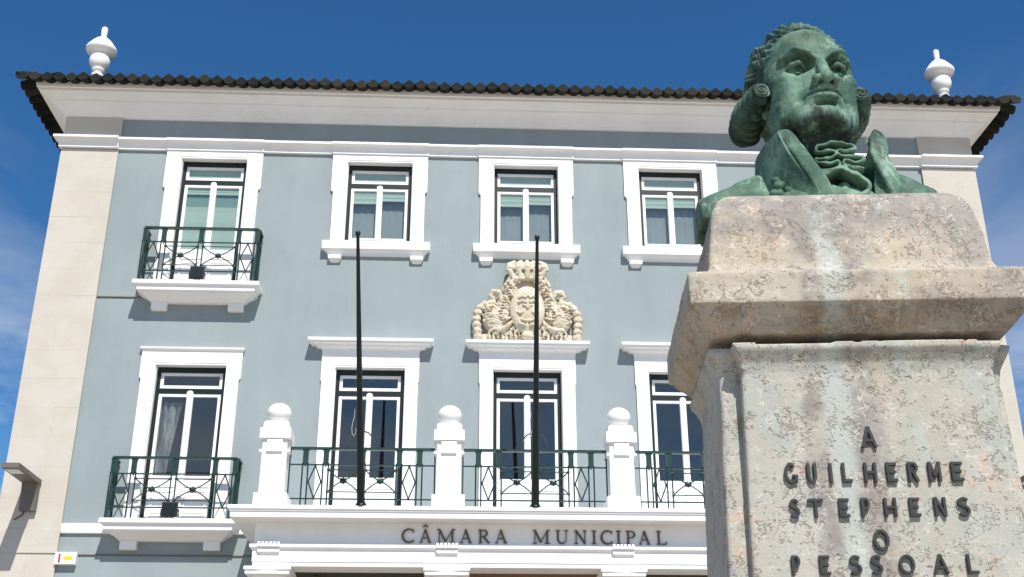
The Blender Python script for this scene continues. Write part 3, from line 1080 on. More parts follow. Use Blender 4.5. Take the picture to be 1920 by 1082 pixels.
sur_up_w = surround(0, Z_BU - .08, Z_TU, .872, .832, 11.775, 12.512)
sur_up_d = surround(0, Z_BD - .02, Z_TU, .872, .832, 11.775, 12.512)
sur_lo_s = surround(0, Z_BL, Z_TL, .845, .815, 8.145, 8.60)
sur_lo_c = surround(0, Z_BL, Z_TL, .83, .815, 8.145, 8.655)
for i, x in enumerate(WX):
    if i in (0, 4):
        o, info = put_window(x, 'door', Z_BD, Z_TU, sur_up_d)
        lf1, lf2 = info[1], info[2]
        for q in (lf1, lf2):
            blind(o, x, q[0] - .04, q[1] + .04, 11.735, info[0] - .03)
            blind(o, x, q[0] - .04, q[1] + .04, 10.40, 11.47, YF + .165)
        for q in (lf1, lf2):
            mb_ = MB().box(x + q[0] - .04, x + q[1] + .04, YF + .185, YF + .19, 11.40, 11.80)
            mb_.build('blind', M_blind_dark, o)
        blind(o, x, -.5, .5, info[3] - .02, info[4] + .02, YF + .17)
    else:
        o, info = put_window(x, 'window', Z_BU, Z_TU, sur_up_w)
        for q in (info[1], info[2]):
            blind(o, x, q[0] - .04, q[1] + .04, 11.66 + random.uniform(-.05, .03), info[0] - .03)
        blind(o, x, -.5, .5, info[3] - .02, info[4] + .02, YF + .17)
        cu = MB()
        m_ = 41
        cu.loft([[(x - .53 + 1.06 * t / (m_ - 1), YF + .26 + .005 * math.sin(t * 1.25 + i), z) for t in range(m_)] for z in (10.85, 11.88)], False, False, False)
        cu.build('curtain_or_sheet', M_grey_sheet, o, True)  # added grey sheet, stands in for cloud reflected in the upper panes
        sl = MB()
        sl.loft([[(x - a, YF - p, z), (x + a, YF - p, z), (x + a, YF - .002, z), (x - a, YF - .002, z)] for a, p, z in
                 ((.86, .05, 10.46), (.87, .055, 10.505), (.90, .09, 10.53), (.92, .11, 10.555), (.955, .135, 10.56), (.955, .135, 10.712), (.945, .12, 10.718))])
        sl.build('window_sill', M_white, o)
        for s in (-1, 1):
            b = MB()
            bx = x + s * .725
            b.loft([[(bx - a, YF - p, z), (bx + a, YF - p, z), (bx + a, YF - .002, z), (bx - a, YF - .002, z)] for a, p, z in
                    ((.05, .02, 10.33), (.085, .045, 10.345), (.10, .06, 10.385), (.115, .085, 10.39), (.115, .085, 10.459))])
            b.build('bracket', M_white, o)
    o, info = put_window(x, 'door', Z_BL, Z_TL, sur_lo_s if i in (0, 4) else sur_lo_c)
    lt_ = MB()
    if i in (0, 4):
        lt_.loft([[(x - a, YF - p, z), (x + a, YF - p, z), (x + a, YF - .002, z), (x - a, YF - .002, z)] for a, p, z in
                  ((.85, .05, 8.602), (.855, .06, 8.62), (.875, .085, 8.64), (.88, .09, 8.668), (.86, .04, 8.675))])
    else:
        lt_.loft([[(x - a, YF - p, z), (x + a, YF - p, z), (x + a, YF - .002, z), (x - a, YF - .002, z)] for a, p, z in
                  ((.835, .05, 8.656), (.85, .055, 8.69), (.93, .14, 8.705), (.945, .15, 8.735), (1.02, .205, 8.745), (1.03, .21, 8.775), (1.065, .235, 8.785), (1.065, .235, 8.835), (1.0, .16, 8.85))])
    lt_.build('window_cornice', M_white, o)
    if i == 0:
        cu = MB()
        lps = []
        for k in range(9):
            z = 7.78 - k * .16
            w_ = .34 * (1 - k / 9) ** 1.2 + .05
            lps.append([(x - .52 + w_ * t / 8 + .02 * k * (t / 8), YF + .24 + .03 * math.sin(t * 2.4), z) for t in range(9)] + [(x - .52 + w_ * t / 8 + .02 * k * (t / 8), YF + .246 + .03 * math.sin(t * 2.4), z) for t in range(8, -1, -1)])
        cu.loft(lps)
        cu.build('curtain_or_sheet', M_curtain, o, True)


# ------------------------------------------------------------------ railings
def railing(parent, xa, xb, y, z0, z1, pend, panels, name='railing', side=None):
    """green iron railing along x at depth y (or along y at x = side); pend = pendant positions, panels = [(a, b, kind)]"""
    H = z1 - z0

    def P(t, z, dy=0):
        return (t, y + dy, z) if side is None else (side + dy, t, z)
    mb = MB()

    def rbar(a, b, z, hw, hh):
        if side is None:
            mb.box(a, b, y - hw, y + hw, z - hh, z + hh)
        else:
            mb.box(side - hw, side + hw, a, b, z - hh, z + hh)
    rbar(xa, xb, z1 - .018, .032, .018)
    z2 = z1 - .235 * (H / .84)
    rbar(xa, xb, z2, .010, .010)
    zl = z0 + .15 * (H / .84)
    rbar(xa, xb, zl, .010, .010)
    for e0, e1 in ((xa, xa + .022), (xb - .022, xb)):
        rbar(e0, e1, (z0 + z1 - .036) / 2, .0095, (z1 - .036 - z0) / 2)
    ro = mb.build(name, M_green, parent)
    for t in pend:
        k = MB()
        w, hh = .048, z1 - .0365 - z2 + .02
        prof = [(-w, z1 - .0365), (w, z1 - .0365), (w, z1 - .05), (w * .82, z1 - .075), (w * .82, z2 + .04), (w * .45, z2 - .0), (0, z2 - .035), (-w * .45, z2), (-w * .82, z2 + .04), (-w * .82, z1 - .075), (-w, z1 - .05)]
        k.loft([[P(t + a, z, -.022) for a, z in prof], [P(t + a, z, .022) for a, z in prof]])
        k.build('pendant', M_green, ro)
        for s in (-1, 1):
            MB().bar(P(t + s * .040, z0 - .002), P(t + s * .040, z2 + .03), .0115).build('bar', M_green, ro)
    for a, b, kind in panels:
        m_ = (a + b) / 2
        if kind == 'd':
            k = MB()
            zm = (z2 + zl) / 2
            q = [(m_, z2 - .01), (b - .012, zm), (m_, zl + .01), (a + .012, zm)]
            for j in range(4):
                k.bar(P(*q[j]), P(*q[(j + 1) % 4]), .0105)
            for j in range(4):
                k.tube([P(q[j][0], q[j][1] - .022), P(q[j][0], q[j][1] + .022)], .018, 6)
            k.build('lozenge', M_green, ro)
        elif kind == 'x':
            k = MB()
            zt, zb2 = z2 - .065 * H / .84, zl + .095 * H / .84
            zm = (zt + zb2) / 2
            k.bar(P(a, zt), P(b, zt), .009)
            k.bar(P(a, zb2), P(b, zb2), .009)
            for (p, q) in (((a, zt), (b, zb2)), ((a, zb2), (b, zt))):
                # curved arms bending through the rosette
                pts = []
                for j in range(9):
                    s = j / 8
                    px = p[0] + (q[0] - p[0]) * s
                    pz = p[1] + (q[1] - p[1]) * s
                    bend = math.sin(2 * math.pi * s) * .018 * (1 if q[1] > p[1] else -1)
                    pts.append(P(px, pz + bend))
                k.tube(pts, .0105, 5)
                for e in (p, q):
                    k.tube([P(e[0] - .02, e[1]), P(e[0] + .02, e[1])], .02, 6)
            k.build('scrollwork', M_green, ro)
            rz = MB()
            for j in range(8):
                an = 2 * math.pi * j / 8
                rz.tube([P(m_, zm, -.014), P(m_ + .052 * math.cos(an), zm + .052 * math.sin(an), -.006)], .020, 6, .012)
            rz.lathe([(0.001, -.02), (.02, -.018), (.026, 0), (.02, .018), (.001, .02)], 0, 0, 0, 8)
            # move the hub (the lathe) to the rosette
            nv = 8 * 5
            for q in range(len(rz.v) - nv, len(rz.v)):
                vx = rz.v[q]
                rz.v[q] = tuple(Vector(P(m_, zm, -.012)) + Vector((vx[0], vx[2], vx[1]) if side is None else (vx[2], vx[0], vx[1])))
            rz.build('rosette', M_green, ro)
    return ro


def balcony(cx, zt, string):
    """slab with moulded edge, brackets and railing; zt = top of the slab"""
    PB = .40
    sb_ = MB()
    prof = [(.80, .10, zt - .30), (.82, .13, zt - .285), (.86, .20, zt - .25), (.93, .30, zt - .205), (.955, .325, zt - .20), (.96, .33, zt - .175), (1.0, .355, zt - .17), (1.0, .36, zt - .115), (1.02, .365, zt - .095), (1.06, .395, zt - .075), (1.075, .405, zt - .07), (1.075, .405, zt - .01), (1.06, .395, zt)]
    sb_.loft([[(cx - a, YF - p, z), (cx + a, YF - p, z), (cx + a, YF - .002, z), (cx - a, YF - .002, z)] for a, p, z in prof])
    o = sb_.build('balcony', M_white, hall)
    for s in (-1, 1):
        b = MB()
        bx = cx + s * .655
        b.loft([[(bx - .13, YF - p, z), (bx + .13, YF - p, z), (bx + .13, YF - .003, z), (bx - .13, YF - .003, z)] for p, z in
                ((.09, zt - .435), (.105, zt - .43), (.11, zt - .40), (.11, zt - .36), (.11, zt - .301))])
        b.build('bracket', M_white, o)
    z0, z1 = zt, zt + 1.0 if zt < 7 else zt + 1.015
    yb = YF - .355
    hw = .985
    pend = [cx - .645, cx, cx + .645]
    pn = [(cx - hw + .05, cx - .69, 'd'), (cx - .60, cx - .045, 'x'), (cx + .045, cx + .60, 'x'), (cx + .69, cx + hw - .05, 'd')]
    railing(hall, cx - hw, cx + hw, yb, z0, z1, [cx - hw + .02] + pend + [cx + hw - .02], pn)
    for s in (-1, 1):
        railing(hall, yb + .034, YF - .05, 0, z0, z1, [YF - .10], [(yb + .045, YF - .15, 'd')], side=cx + s * hw)
    return o


balcony(WX[0], 9.78, False)
balcony(WX[4], 9.78, False)
balcony(WX[0], 5.675, True)
balcony(WX[4], 5.675, True)

# floor band and thin drip lines on the wall
PXL, PXR = XC - 4.12, XC + 4.12
fb = MB()
for a, b in ((XL + 1.032, PXL - .002), (PXR + .002, XR - 1.032)):
    fb.loft([[(a, YF - p, z), (b, YF - p, z), (b, YF - .001, z), (a, YF - .001, z)] for p, z in ((.03, 5.50), (.05, 5.51), (.05, 5.655), (.03, 5.66))])
fb.build('floor_band', M_white, hall)
cb = MB()
for a, b in ((XL + 1.032, PXL), (PXR, XR - 1.032)):
    cb.tube([(a, YF - .012, 5.165), (b, YF - .012, 5.165)], .012, 6)
cb.build('cable', M_lamp, hall)
cb = MB()
cb.tube([(XL + 1.032, YF - .012, 9.60), (WX[0] - 1.0, YF - .012, 9.60)], .011, 6)
cb.build('cable', M_lamp, hall)

# ------------------------------------------------------------------ portico
YP = 17.36       # plane of the frieze
PM, PH, PD = XC, 4.12, (YF - YP) / 2
pc = YP + PD
prt = MB()
prof = [(-.02, 4.715), (.0, 4.72), (.0, 4.78), (.012, 4.785), (.012, 4.955), (.03, 4.96), (.055, 4.985), (.06, 5.03), (.0, 5.045), (.0, 5.352), (.02, 5.354), (.06, 5.356), (.14, 5.359), (.28, 5.362), (.325, 5.365), (.33, 5.445), (.345, 5.45), (.35, 5.475), (.365, 5.48), (.365, 5.53), (.36, 5.535)]
prof = [(a, z) for a, z in prof]


def prect(off, z):
    return [(PM - PH - off, YP - off, z), (PM + PH + off, YP - off, z), (PM + PH + off, YF - .003, z), (PM - PH - off, YF - .003, z)]


prt.loft([prect(a, z) for a, z in prof])
port = prt.build('portico', M_white, hall)
PX = [XC - 3.895, XC - 1.30, XC + 1.30, XC + 3.895]
for x in PX:
    # tasselled ornament on the fillet above each column
    k = MB()
    k.box(x - .165, x + .165, YP - .085, YP - .0605, 4.99, 5.026)
    for j in range(6):
        k.box(x - .16 + j * .056, x - .16 + j * .056 + .038, YP - .082, YP - .062, 5.0265, 5.062)
    k.loft([[(x - a, YP - p, z), (x + a, YP - p, z), (x + a, YP - .013, z), (x - a, YP - .013, z)] for a, p, z in ((.11, .025, 4.885), (.155, .05, 4.915), (.165, .06, 4.955))])
    k.build('drop_ornament', M_white, port)
    # column
    yc = YP + .30
    col = MB().lathe([(.29, 0), (.29, .12), (.25, .16), (.27, .22), (.225, .28), (.22, 2.2), (.195, 4.35), (.215, 4.37), (.215, 4.40), (.195, 4.42), (.195, 4.47), (.215, 4.49), (.26, 4.52), (.295, 4.57), (.30, 4.60)], x, yc, 0, 28)
    co = col.build('column', M_white, port, 30)
    ab = MB().rects([(-.01, 4.602), (.0, 4.61), (.0, 4.66), (.02, 4.67), (.02, 4.705), (.01, 4.716)], x, yc, .32, .32)
    ab.build('abacus', M_white, co)
    k = MB()
    k.loft([[(x + .17 * math.cos(math.pi * j / 10), y, 4.605 + .045 * math.sin(math.pi * j / 10)) for j in range(11)] for y in (yc - .345, yc - .30)])
    k.build('cap_shell', M_white, co)

# boarded ceiling of the porch, one panel to a bay
for (a, b), m_ in zip(zip(PX, PX[1:]), (M_olive, M_wood, M_olive)):
    MB().box(a + .30, b - .30, YP + .47, YF - .01, 4.695, 4.714).build('ceiling_panel', m_, port)

# pillars of the balustrade with their balls
YR = 17.30      # pillar centre
ZF = 5.535
for x in PX:
    k = MB()
    k.rects([(0, ZF), (0, ZF + 0.185), (-.012, ZF + 0.195)], x, YR, .245, .245)
    k.rects([(-.004, ZF + 0.196), (-.008, ZF + 0.965), (-.008, ZF + 1.015)], x, YR, .19, .19)
    k.rects([(.0, ZF + 1.016), (.04, ZF + 1.025), (.04, ZF + 1.175), (.03, ZF + 1.185)], x, YR, .19, .19)
    k.rects([(.0, ZF + 1.186), (.0, ZF + 1.265), (-.02, ZF + 1.300), (-.06, ZF + 1.320)], x, YR, .19, .19)
    # raised tablet and shoulders on each face
    k.rects([(.0, ZF + 0.825), (.0, ZF + 1.015)], x, YR, .115, .215)
    k.rects([(.0, ZF + 0.825), (.0, ZF + 1.015)], x, YR, .213, .115)
    for sx in (-1, 1):
        for sy in (-1, 1):
            k.box(x + sx * .205 - .022, x + sx * .205 + .022, YR + sy * .16 - .03, YR + sy * .16 + .03, ZF + 0.820, ZF + 0.860)
    po = k.build('pillar', M_white, port)
    b = MB()
    b.lathe([(.10, ZF + 1.321), (.105, ZF + 1.335), (.09, ZF + 1.347)] + [(.183 * math.sin(a), ZF + 1.470 - .158 * math.cos(a)) for a in [0.62 + (math.pi - .62) * j / 14 for j in range(15)]][:-1] + [(.002, ZF + 1.628)], x, YR, 0, 28)
    b.build('ball', M_white, po, 'all')

# railings between the pillars
for a, b in zip(PX, PX[1:]):
    m_ = (a + b) / 2
    if abs(m_ - XC) < 2.7:
        pn = [(m_ - .855 + .045, m_ - .55 - .045, 'd'), (m_ - .505, m_ - .045, 'x'), (m_ + .045, m_ + .505, 'x'), (m_ + .595, m_ + .81, 'd')]
        railing(hall, a + .20, b - .20, YR + .03, ZF, ZF + .955, [m_ - .855, m_ - .55, m_, m_ + .55, m_ + .855], pn)

# brass letters on the frieze
WORDS = [('C', -0.788, -0.599), ('Â', -0.527, -0.35), ('M', -0.272, -0.003), ('A', 0.069, 0.246), ('R', 0.337, 0.502), ('A', 0.587, 0.765), ('M', 1.142, 1.397), ('U', 1.483, 1.675), ('N', 1.761, 1.946), ('I', 2.019, 2.092), ('C', 2.151, 2.337), ('I', 2.384, 2.457), ('P', 2.523, 2.676), ('A', 2.722, 2.895), ('L', 2.982, 3.135)]
for ch, a, b in WORDS:
    glyph(SERIF[ch], a, b, 5.073, 5.272, YP - .03, YP - .001, .1).build('letter', M_brass, port)

# ground floor behind the columns: doors
for i in (1, 2, 3):
    d = MB()
    x = WX[i]
    d.box(x - .79, x + .79, YF + .12, YF + .17, .03, 3.59)
    for s in (-1, 1):
        for z0, z1 in ((.2, 1.2), (1.35, 2.5), (2.65, 3.45)):
            d.box(x + s * .4 - .29, x + s * .4 + .29, YF + .10, YF + .119, z0, z1)
    d.build('entrance_door', M_wood, hall)
pb = MB().box(XC - .95, XC + 1.0, YF - .05, YF - .003, 3.65, 4.65)
pb.build('wood_panel', M_wood, hall)

# ------------------------------------------------------------------ things on the building
# roof urns
for k, (s, lab) in enumerate(((-1, 'white urn finial standing on the left corner of the tiled eaves'), (1, 'white urn finial on the eaves at the right, behind the bronze bust'))):
    ux = XC + s * 7.86
    u = thing('roof_urn', lab, 'urn', (ux, 18.42, 13.70), 'urns on the roof edge')
    MB().lathe([(0.0019, 0), (0.1070, .0), (0.1116, .05), (0.0791, .075), (0.0791, .10), (0.1163, .13), (0.1209, .16)], ux, 18.42, 13.70, 28).build('foot', M_white, u, 30)
    MB().lathe([(0.0930, .161), (0.1442, .20), (0.1767, .27), (0.1860, .33), (0.1767, .40), (0.1535, .45), (0.1395, .47)], ux, 18.42, 13.70, 28).build('body', M_white, u, 35)
    MB().lathe([(0.1395, .471), (0.1953, .485), (0.2511, .52), (0.2743, .565), (0.2771, .60), (0.2604, .63), (0.2232, .68), (0.1767, .75), (0.1209, .81), (0.0744, .845), (0.0605, .855)], ux, 18.42, 13.70, 32).build('lid', M_white, u, 35)
    MB().lathe([(0.0465, .856), (0.0539, .87), (0.0484, .90), (0.0577, .99), (0.0558, 1.07), (0.0279, 1.095), (0.0019, 1.10)], ux, 18.42, 13.70, 20).build('knob', M_white, u, 40)

# flagpoles
for (bx, tx, tz, lab) in ((-1.385, -1.492, 9.13, 'dark green flagpole in front of the second window from the left corner'), (1.165, 1.117, 9.12, 'dark green flagpole crossing the carved coat of arms')):
    f = thing('flagpole', lab, 'flagpole', (bx, 17.06, 5.530), 'flagpoles on the portico')
    ty = 15.40

    def pp(t, dx=0, dy=0):
        return (bx + (tx - bx) * t + dx, 17.06 + (ty - 17.06) * t + dy, 5.530 + (tz - 5.530) * t)
    k = MB().tube([pp(0), pp(.3), pp(.65), pp(1)], .060, 14, .024)
    k.build('pole', M_frame, f, 40)
    MB().lathe([(.02, -.02), (.036, .0), (.04, .025), (.032, .055), (.002, .07)], tx, ty, tz, 14).build('pole_cap', M_frame, f, 40)
    MB().lathe([(.085, 0), (.085, .02), (.065, .06)], bx, 17.06, 5.533, 16).build('base', M_frame, f, 40)
    c2 = MB()
    c = pp(.28)
    c2.tube([(c[0] - .26, 17.27, 6.50), (c[0] - .12, c[1] + .1, 6.54), pp(.28, 0, -.05), (c[0] + .12, c[1] + .1, 6.54), (c[0] + .26, 17.27, 6.50)], .010, 6)
    c2.build('bracket', M_frame, f)
    h2 = MB()
    h2.tube([pp(.36, -.07), pp(.33, -.08), pp(.315, -.10), pp(.29, -.12), pp(.27, -.115), pp(.26, -.09), pp(.27, -.065), pp(.29, -.06)], .0055, 5)
    h2.build('halyard', M_lens, f)

# wall lamps on the pilasters
for s, lab in ((-1, 'brown angular wall lamp fixed to the left stone pilaster'), (1, 'brown wall lamp on the right pilaster, half hidden by the pedestal')):
    lx = XC + s * 7.99
    lx = -6.815 if s < 0 else 2 * XC + 6.815
    l = thing('wall_lamp', lab, 'wall lamp', (lx, 18.93, 5.83), 'lamps on the corner pilasters')
    k = MB()
    k.loft([[(lx - .125, 18.93, z), (lx + .125, 18.93, z), (lx + .125, y, z), (lx - .125, y, z)][::-1] for z, y in ((5.83, 18.86), (6.27, 18.80))])
    k.build('back_plate', M_lamp, l)
    k = MB()
    k.box(lx - .135, lx + .135, 17.86, 18.93, 6.272, 6.345)
    k.build('lamp_head', M_lamp, l)
    MB().box(lx - .10, lx + .10, 17.96, 18.22, 6.262, 6.2715).build('lens', M_lens, l)
    MB().tube([(lx - .06, 18.925, 5.85), (lx - .08, 18.925, 5.78), (lx - .2, 18.925, 5.70)], .010, 6).build('cable', M_black, l)

# alarm box
a_ = thing('alarm_box', 'small white alarm box with red and yellow print below the left balcony', 'alarm box', (-6.12, 18.98, 5.0))
k = MB()
k.loft([[(-6.285, 18.998, 5.0), (-5.955, 18.998, 5.0), (-5.95, 18.998, 5.19), (-6.28, 18.998, 5.19)], [(-6.285, 18.91, 5.0), (-5.955, 18.91, 5.0), (-5.95, 18.91, 5.19), (-6.28, 18.91, 5.19)], [(-6.275, 18.90, 5.01), (-5.965, 18.90, 5.01), (-5.96, 18.90, 5.18), (-6.27, 18.90, 5.18)]])
k.build('housing', M_white, a_)
MB().box(-6.222, -6.192, 18.8965, 18.8995, 5.025, 5.165).build('red_mark', M_red, a_)
MB().lathe([(.001, 0), (.08, 0), (.08, .003), (.001, .003)], 0, 0, 0, 20).build('yellow_mark', M_yellow, a_)
ym = a_.children[-1]
ym = [c_ for c_ in a_.children if c_.name.startswith('yellow')][0]
ym.location = (-6.075, 18.8995, 5.10)
ym.rotation_euler = (R(90), 0, 0)
ym.scale = (1.0, .42, 1)

# floodlights on the two balconies of the left wing
for x, z, lab in ((WX[0] + .0, 9.78, 'small black floodlight in the middle of the upper balcony railing'), (WX[0] + .0, 5.675, 'small black floodlight in the middle of the lower balcony railing')):
    fl = thing('floodlight', lab, 'floodlight', (x, YF - .42, z), 'floodlights on the left balconies')
    k = MB()
    k.loft([[(x - a, YF - .375 - d, z + h_) for a, h_ in ((-.125, .02), (.125, .02), (.125, .27), (-.125, .27))] for d in (0.0,)] + [[(x + a, YF - .375 - d, z + h_) for a, h_ in ((-.125, .03), (.125, .03), (.125, .26), (-.125, .26))] for d in (.05,)] if False else
           [[(x + a * g_, YF - .372 + d, z + .145 + h_ * g_) for a, h_ in ((-.125, -.12), (.125, -.12), (.125, .12), (-.125, .12))] for d, g_ in ((-.02, .9), (-.015, 1.0), (.012, 1.0), (.04, .6))])
    k.build('housing', M_black, fl)
    MB().box(x - .10, x + .10, YF - .398, YF - .3925, z + .05, z + .24).build('glass', M_frame, fl)
    k = MB()
    for j in range(5):
        k.box(x - .10 + j * .046, x - .10 + j * .046 + .012, YF - .36, YF - .30, z + .06, z + .23)
    k.build('cooling_fins', M_black, fl)
    k = MB()
    k.tube([(x - .135, YF - .36, z + .15), (x - .14, YF - .36, z + .005), (x + .14, YF - .36, z + .005), (x + .135, YF - .36, z + .15)], .012, 5)
    k.build('yoke', M_black, fl)

# lantern under the portico
ln = thing('porch_lantern', 'small brass lantern hanging under the portico beside the left column', 'lantern', (XC - 3.3, 18.2, 4.3))
lx, ly = XC - 3.25, 17.95
MB().rects([(0, 4.40), (.02, 4.42), (.03, 4.58), (-.03, 4.66)], lx, ly, .07, .07).build('lantern_body', M_gold, ln)
MB().tube([(lx, ly, 4.66), (lx, ly, 4.713)], .01, 6).build('stem', M_black, ln)

# ------------------------------------------------------------------ carved coat of arms above the middle window
crest = thing('coat_of_arms', 'cream carved stone coat of arms with crown and oval shield above the middle window', 'coat of arms', (XC, YF - .1, 8.85))
cz0 = 8.852


def crest_vol(h=.011):
    return Vol((-1.05, -.36, -.03), (1.05, .04, 1.72), h)


rl = random.Random(5)
# y: 0 at the wall, negative towards the square
V1 = crest_vol(.0095)
V1.ell((0, -.0, .50), (.66, .085, .56), 0)
V1.ell((0, -.0, .90), (.46, .095, .46), .05)
V1.box((-.84, -.055, .0), (.84, .0, .15), .01, .02)
for s in (-1, 1):
    # big leafy volute
    V1.ell((s * .54, -.05, .42), (.24, .15, .25), .02)
    V1.ell((s * .40, -.05, .70), (.13, .12, .20), .03)
    V1.ell((s * .27, -.05, .98), (.11, .11, .20), .03)
    V1.poly([(s * .45, -.10, .80), (s * .50, -.12, .90), (s * .60, -.12, .92), (s * .645, -.11, .84), (s * .60, -.11, .79)], [.05, .055, .052, .045, .04], .012)
    V1.ell((s * .62, -.15, .585), (.11, .07, .075), .012)
    V1.ell((s * .62, -.225, .575), (.065, .05, .04), .012, 's')
    # outer bead scroll falling to the base
    ch = [(s * .62, .71), (s * .73, .685), (s * .815, .62), (s * .865, .525), (s * .885, .41), (s * .88, .295), (s * .87, .185), (s * .86, .08)]
    for j, (x, z) in enumerate(ch):
        V1.ell((x, -.08, z), (.082, .085, .070), .03)
    # leaf lobes and cut grooves
    for j in range(9):
        a = -.5 + j * .42
        pts = []
        for q in range(4):
            rr = .06 + .055 * q
            pts.append((s * (.54 - rr * math.cos(a + q * .18)), -.205 + rr * .34, .42 + rr * math.sin(a + q * .18)))
        V1.poly(pts, [.022, .034, .036, .024], .008)
        pts2 = [(x + s * .028, y - .02, z - .022) for x, y, z in pts]
        V1.poly(pts2, [.010, .016, .018, .012], .006, 's')
    for j in range(14):
        z = .50 + j * .055
        x = s * (.44 - (z - .5) * .36)
        o = rl.uniform(-.04, .04)
        V1.poly([(x + s * (o - .05), -.155, z), (x + s * (o + .02), -.175, z + .035), (x + s * (o + .085), -.14, z - .01)], [.02, .034, .022], .008)
        V1.ell((x + s * (o + .02), -.185, z - .028), (.045, .05, .014), .006, 's')
    # ribbons at the foot
    for j in range(7):
        x = s * (.14 + j * .075)
        z = .12 + .05 * math.sin(j * 2.1)
        V1.poly([(x, -.10, z), (x + s * .035, -.14, z + .08), (x + s * .08, -.12, z + .03), (x + s * .06, -.11, z - .06)], .024, .006)
        V1.ell((x + s * .035, -.13, z + .01), (.022, .08, .030), .006, 's')
    V1.poly([(s * .28, -.15, .34), (s * .36, -.17, .25), (s * .46, -.17, .19), (s * .60, -.14, .21)], [.03, .04, .04, .025], .01)
    V1.ell((s * .40, -.17, .30), (.05, .07, .035), .01, 's')
    V1.poly([(s * .15, -.13, 1.13), (s * .28, -.13, 1.15), (s * .37, -.11, 1.05)], [.05, .065, .05], .01)
    V1.ell((s * .285, -.19, 1.165), (.028, .06, .028), .008, 's')
    V1.ell((s * .34, -.17, 1.055), (.020, .06, .020), .008, 's')
# roughen, cut at the wall
sl, P = V1.win(V1.lo, V1.lo + 9)
V1.D += (0.012 * vnoise(*P, 24, 3) + .016 * vnoise(*P, 48, 33)).astype(np.float32)
V1.box((-1.2, .0, -.2), (1.2, .2, 2), 0, 0, 's')
vv, qq = V1.surf()
place('foliage', np_mesh('foliage', vv + np.array([XC, YF - .003, cz0]), qq, M_crest), crest)

V2 = crest_vol(.009)
V2.ell((0, -.13, .58), (.31, .115, .45), 0)
V2.ell((0, -.25, .58), (.255, .065, .39), .01, 's')
V2.ell((0, -.13, .58), (.235, .10, .365), .005)
for x0, z0 in ((0, .80), (0, .71)):
    V2.poly([(-.15, -.213, z0 - .02), (-.09, -.228, z0 + .015), (-.04, -.233, z0 - .02), (0, -.233, z0 + .03), (.05, -.233, z0 - .02), (.10, -.228, z0 + .015), (.15, -.213, z0 - .02)], .024, .006)
V2.poly([(0, -.228, .70), (0, -.233, .58)], .026, .006)
V2.poly([(-.07, -.228, .64), (0, -.233, .60), (.07, -.228, .64)], .022, .006)
for s in (-1, 1):
    V2.poly([(s * .17, -.208, .51), (s * .13, -.223, .485), (s * .09, -.223, .51)], .026, .006)
    V2.poly([(s * .10, -.218, .37), (s * .03, -.228, .345)], .024, .006)
    V2.poly([(s * .14, -.213, .30), (s * .05, -.223, .27)], .022, .006)
V2.box((-.08, -.17, .12), (.08, -.05, .20), .03, .02)
V2.ell((0, -.13, .10), (.11, .07, .075), .02)
V2.D += 0.006 * vnoise(*V2.win(V2.lo, V2.lo + 9)[1], 26, 4).astype(np.float32)
vv, qq = V2.surf()
place('shield', np_mesh('shield', vv + np.array([XC, YF - .003, cz0]), qq, M_crest), crest)

V3 = crest_vol(.009)
V3.box((-.25, -.20, 1.165), (.25, -.0, 1.235), .025, 0)
V3.ell((0, -.10, 1.38), (.27, .13, .17), .03)
V3.ell((0, -.24, 1.30), (.085, .09, .038), .015, 's')
for j in range(-3, 4):
    x = j * .077
    V3.ell((x, -.20 + abs(j) * .018, 1.20), (.028, .025, .028), .01)
for j in range(-2, 3):
    x = j * .13
    y = -.19 + abs(j) * .02
    V3.poly([(x * .9, y, 1.24), (x * 1.15, y - .02, 1.36), (x * 1.1, y - .0, 1.47), (x * .8, y + .04, 1.54)], [.045, .05, .05, .035], .012)
    V3.ell((x * 1.12, y - .045, 1.40), (.038, .035, .038), .008)
    V3.ell((x * 1.0 + .065, -.215 + abs(j) * .02, 1.33), (.025, .05, .03), .01, 's')
V3.ell((-.255, -.16, 1.41), (.055, .06, .07), .015)
V3.ell((.255, -.16, 1.41), (.055, .06, .07), .015)
V3.D += 0.010 * vnoise(*V3.win(V3.lo, V3.lo + 9)[1], 24, 6).astype(np.float32)
V3.box((-1.2, .0, -.2), (1.2, .2, 2), 0, 0, 's')
vv, qq = V3.surf()
place('crown', np_mesh('crown', vv * np.array([1.08, 1, .975]) + np.array([XC, YF - .003, cz0]), qq, M_crest), crest)

# ------------------------------------------------------------------ pedestal (its own frame: x right, y away from the camera, z up)
PROT = R(-4.92)
PLX, PLY = 1.2037, 3.2149
ped = thing('pedestal', 'weathered cream limestone pedestal with dark raised dedication letters under the bust', 'pedestal', (PLX, PLY, 0), rotz=PROT)


def rect_sdf(x, y, hx, hy, cy, r):
    qx, qy = np.abs(x + .012) - hx + r, np.abs(y - cy) - hy + r
    return np.sqrt(np.maximum(qx, 0) ** 2 + np.maximum(qy, 0) ** 2) + np.minimum(np.maximum(qx, qy), 0) - r


def ped_vol(z0, z1, prof, hx, hy, cy, h, r=.012, amp=.004, seed=1, mat=M_ped, name='capital', x0=-.62, x1=.62, ylo=-.22, yhi=.76):
    V = Vol((x0, ylo, z0 - 3 * h), (x1, yhi, z1 + 3 * h), h)
    sl, (x, y, z) = V.win(V.lo, V.lo + 9)
    zs_ = np.array([p[1] for p in prof])
    of = np.array([p[0] for p in prof])
    off = np.interp(z, zs_, of)
    d = rect_sdf(x, y, hx + off, hy + off, cy, r)
    d = np.maximum(d, np.maximum(z0 - z, z - z1))
    nz = vnoise(x, y, z, 14, seed) * amp + vnoise(x, y, z, 45, seed + 1) * amp * .7
    chip = np.maximum(vnoise(x, y, z, 22, seed + 2) - .28, 0) * amp * 6
    V.D = (d + nz + chip).astype(np.float32)
    v_, q_ = V.surf()
    return place(name, np_mesh(name, v_, q_, mat), ped, local=True)


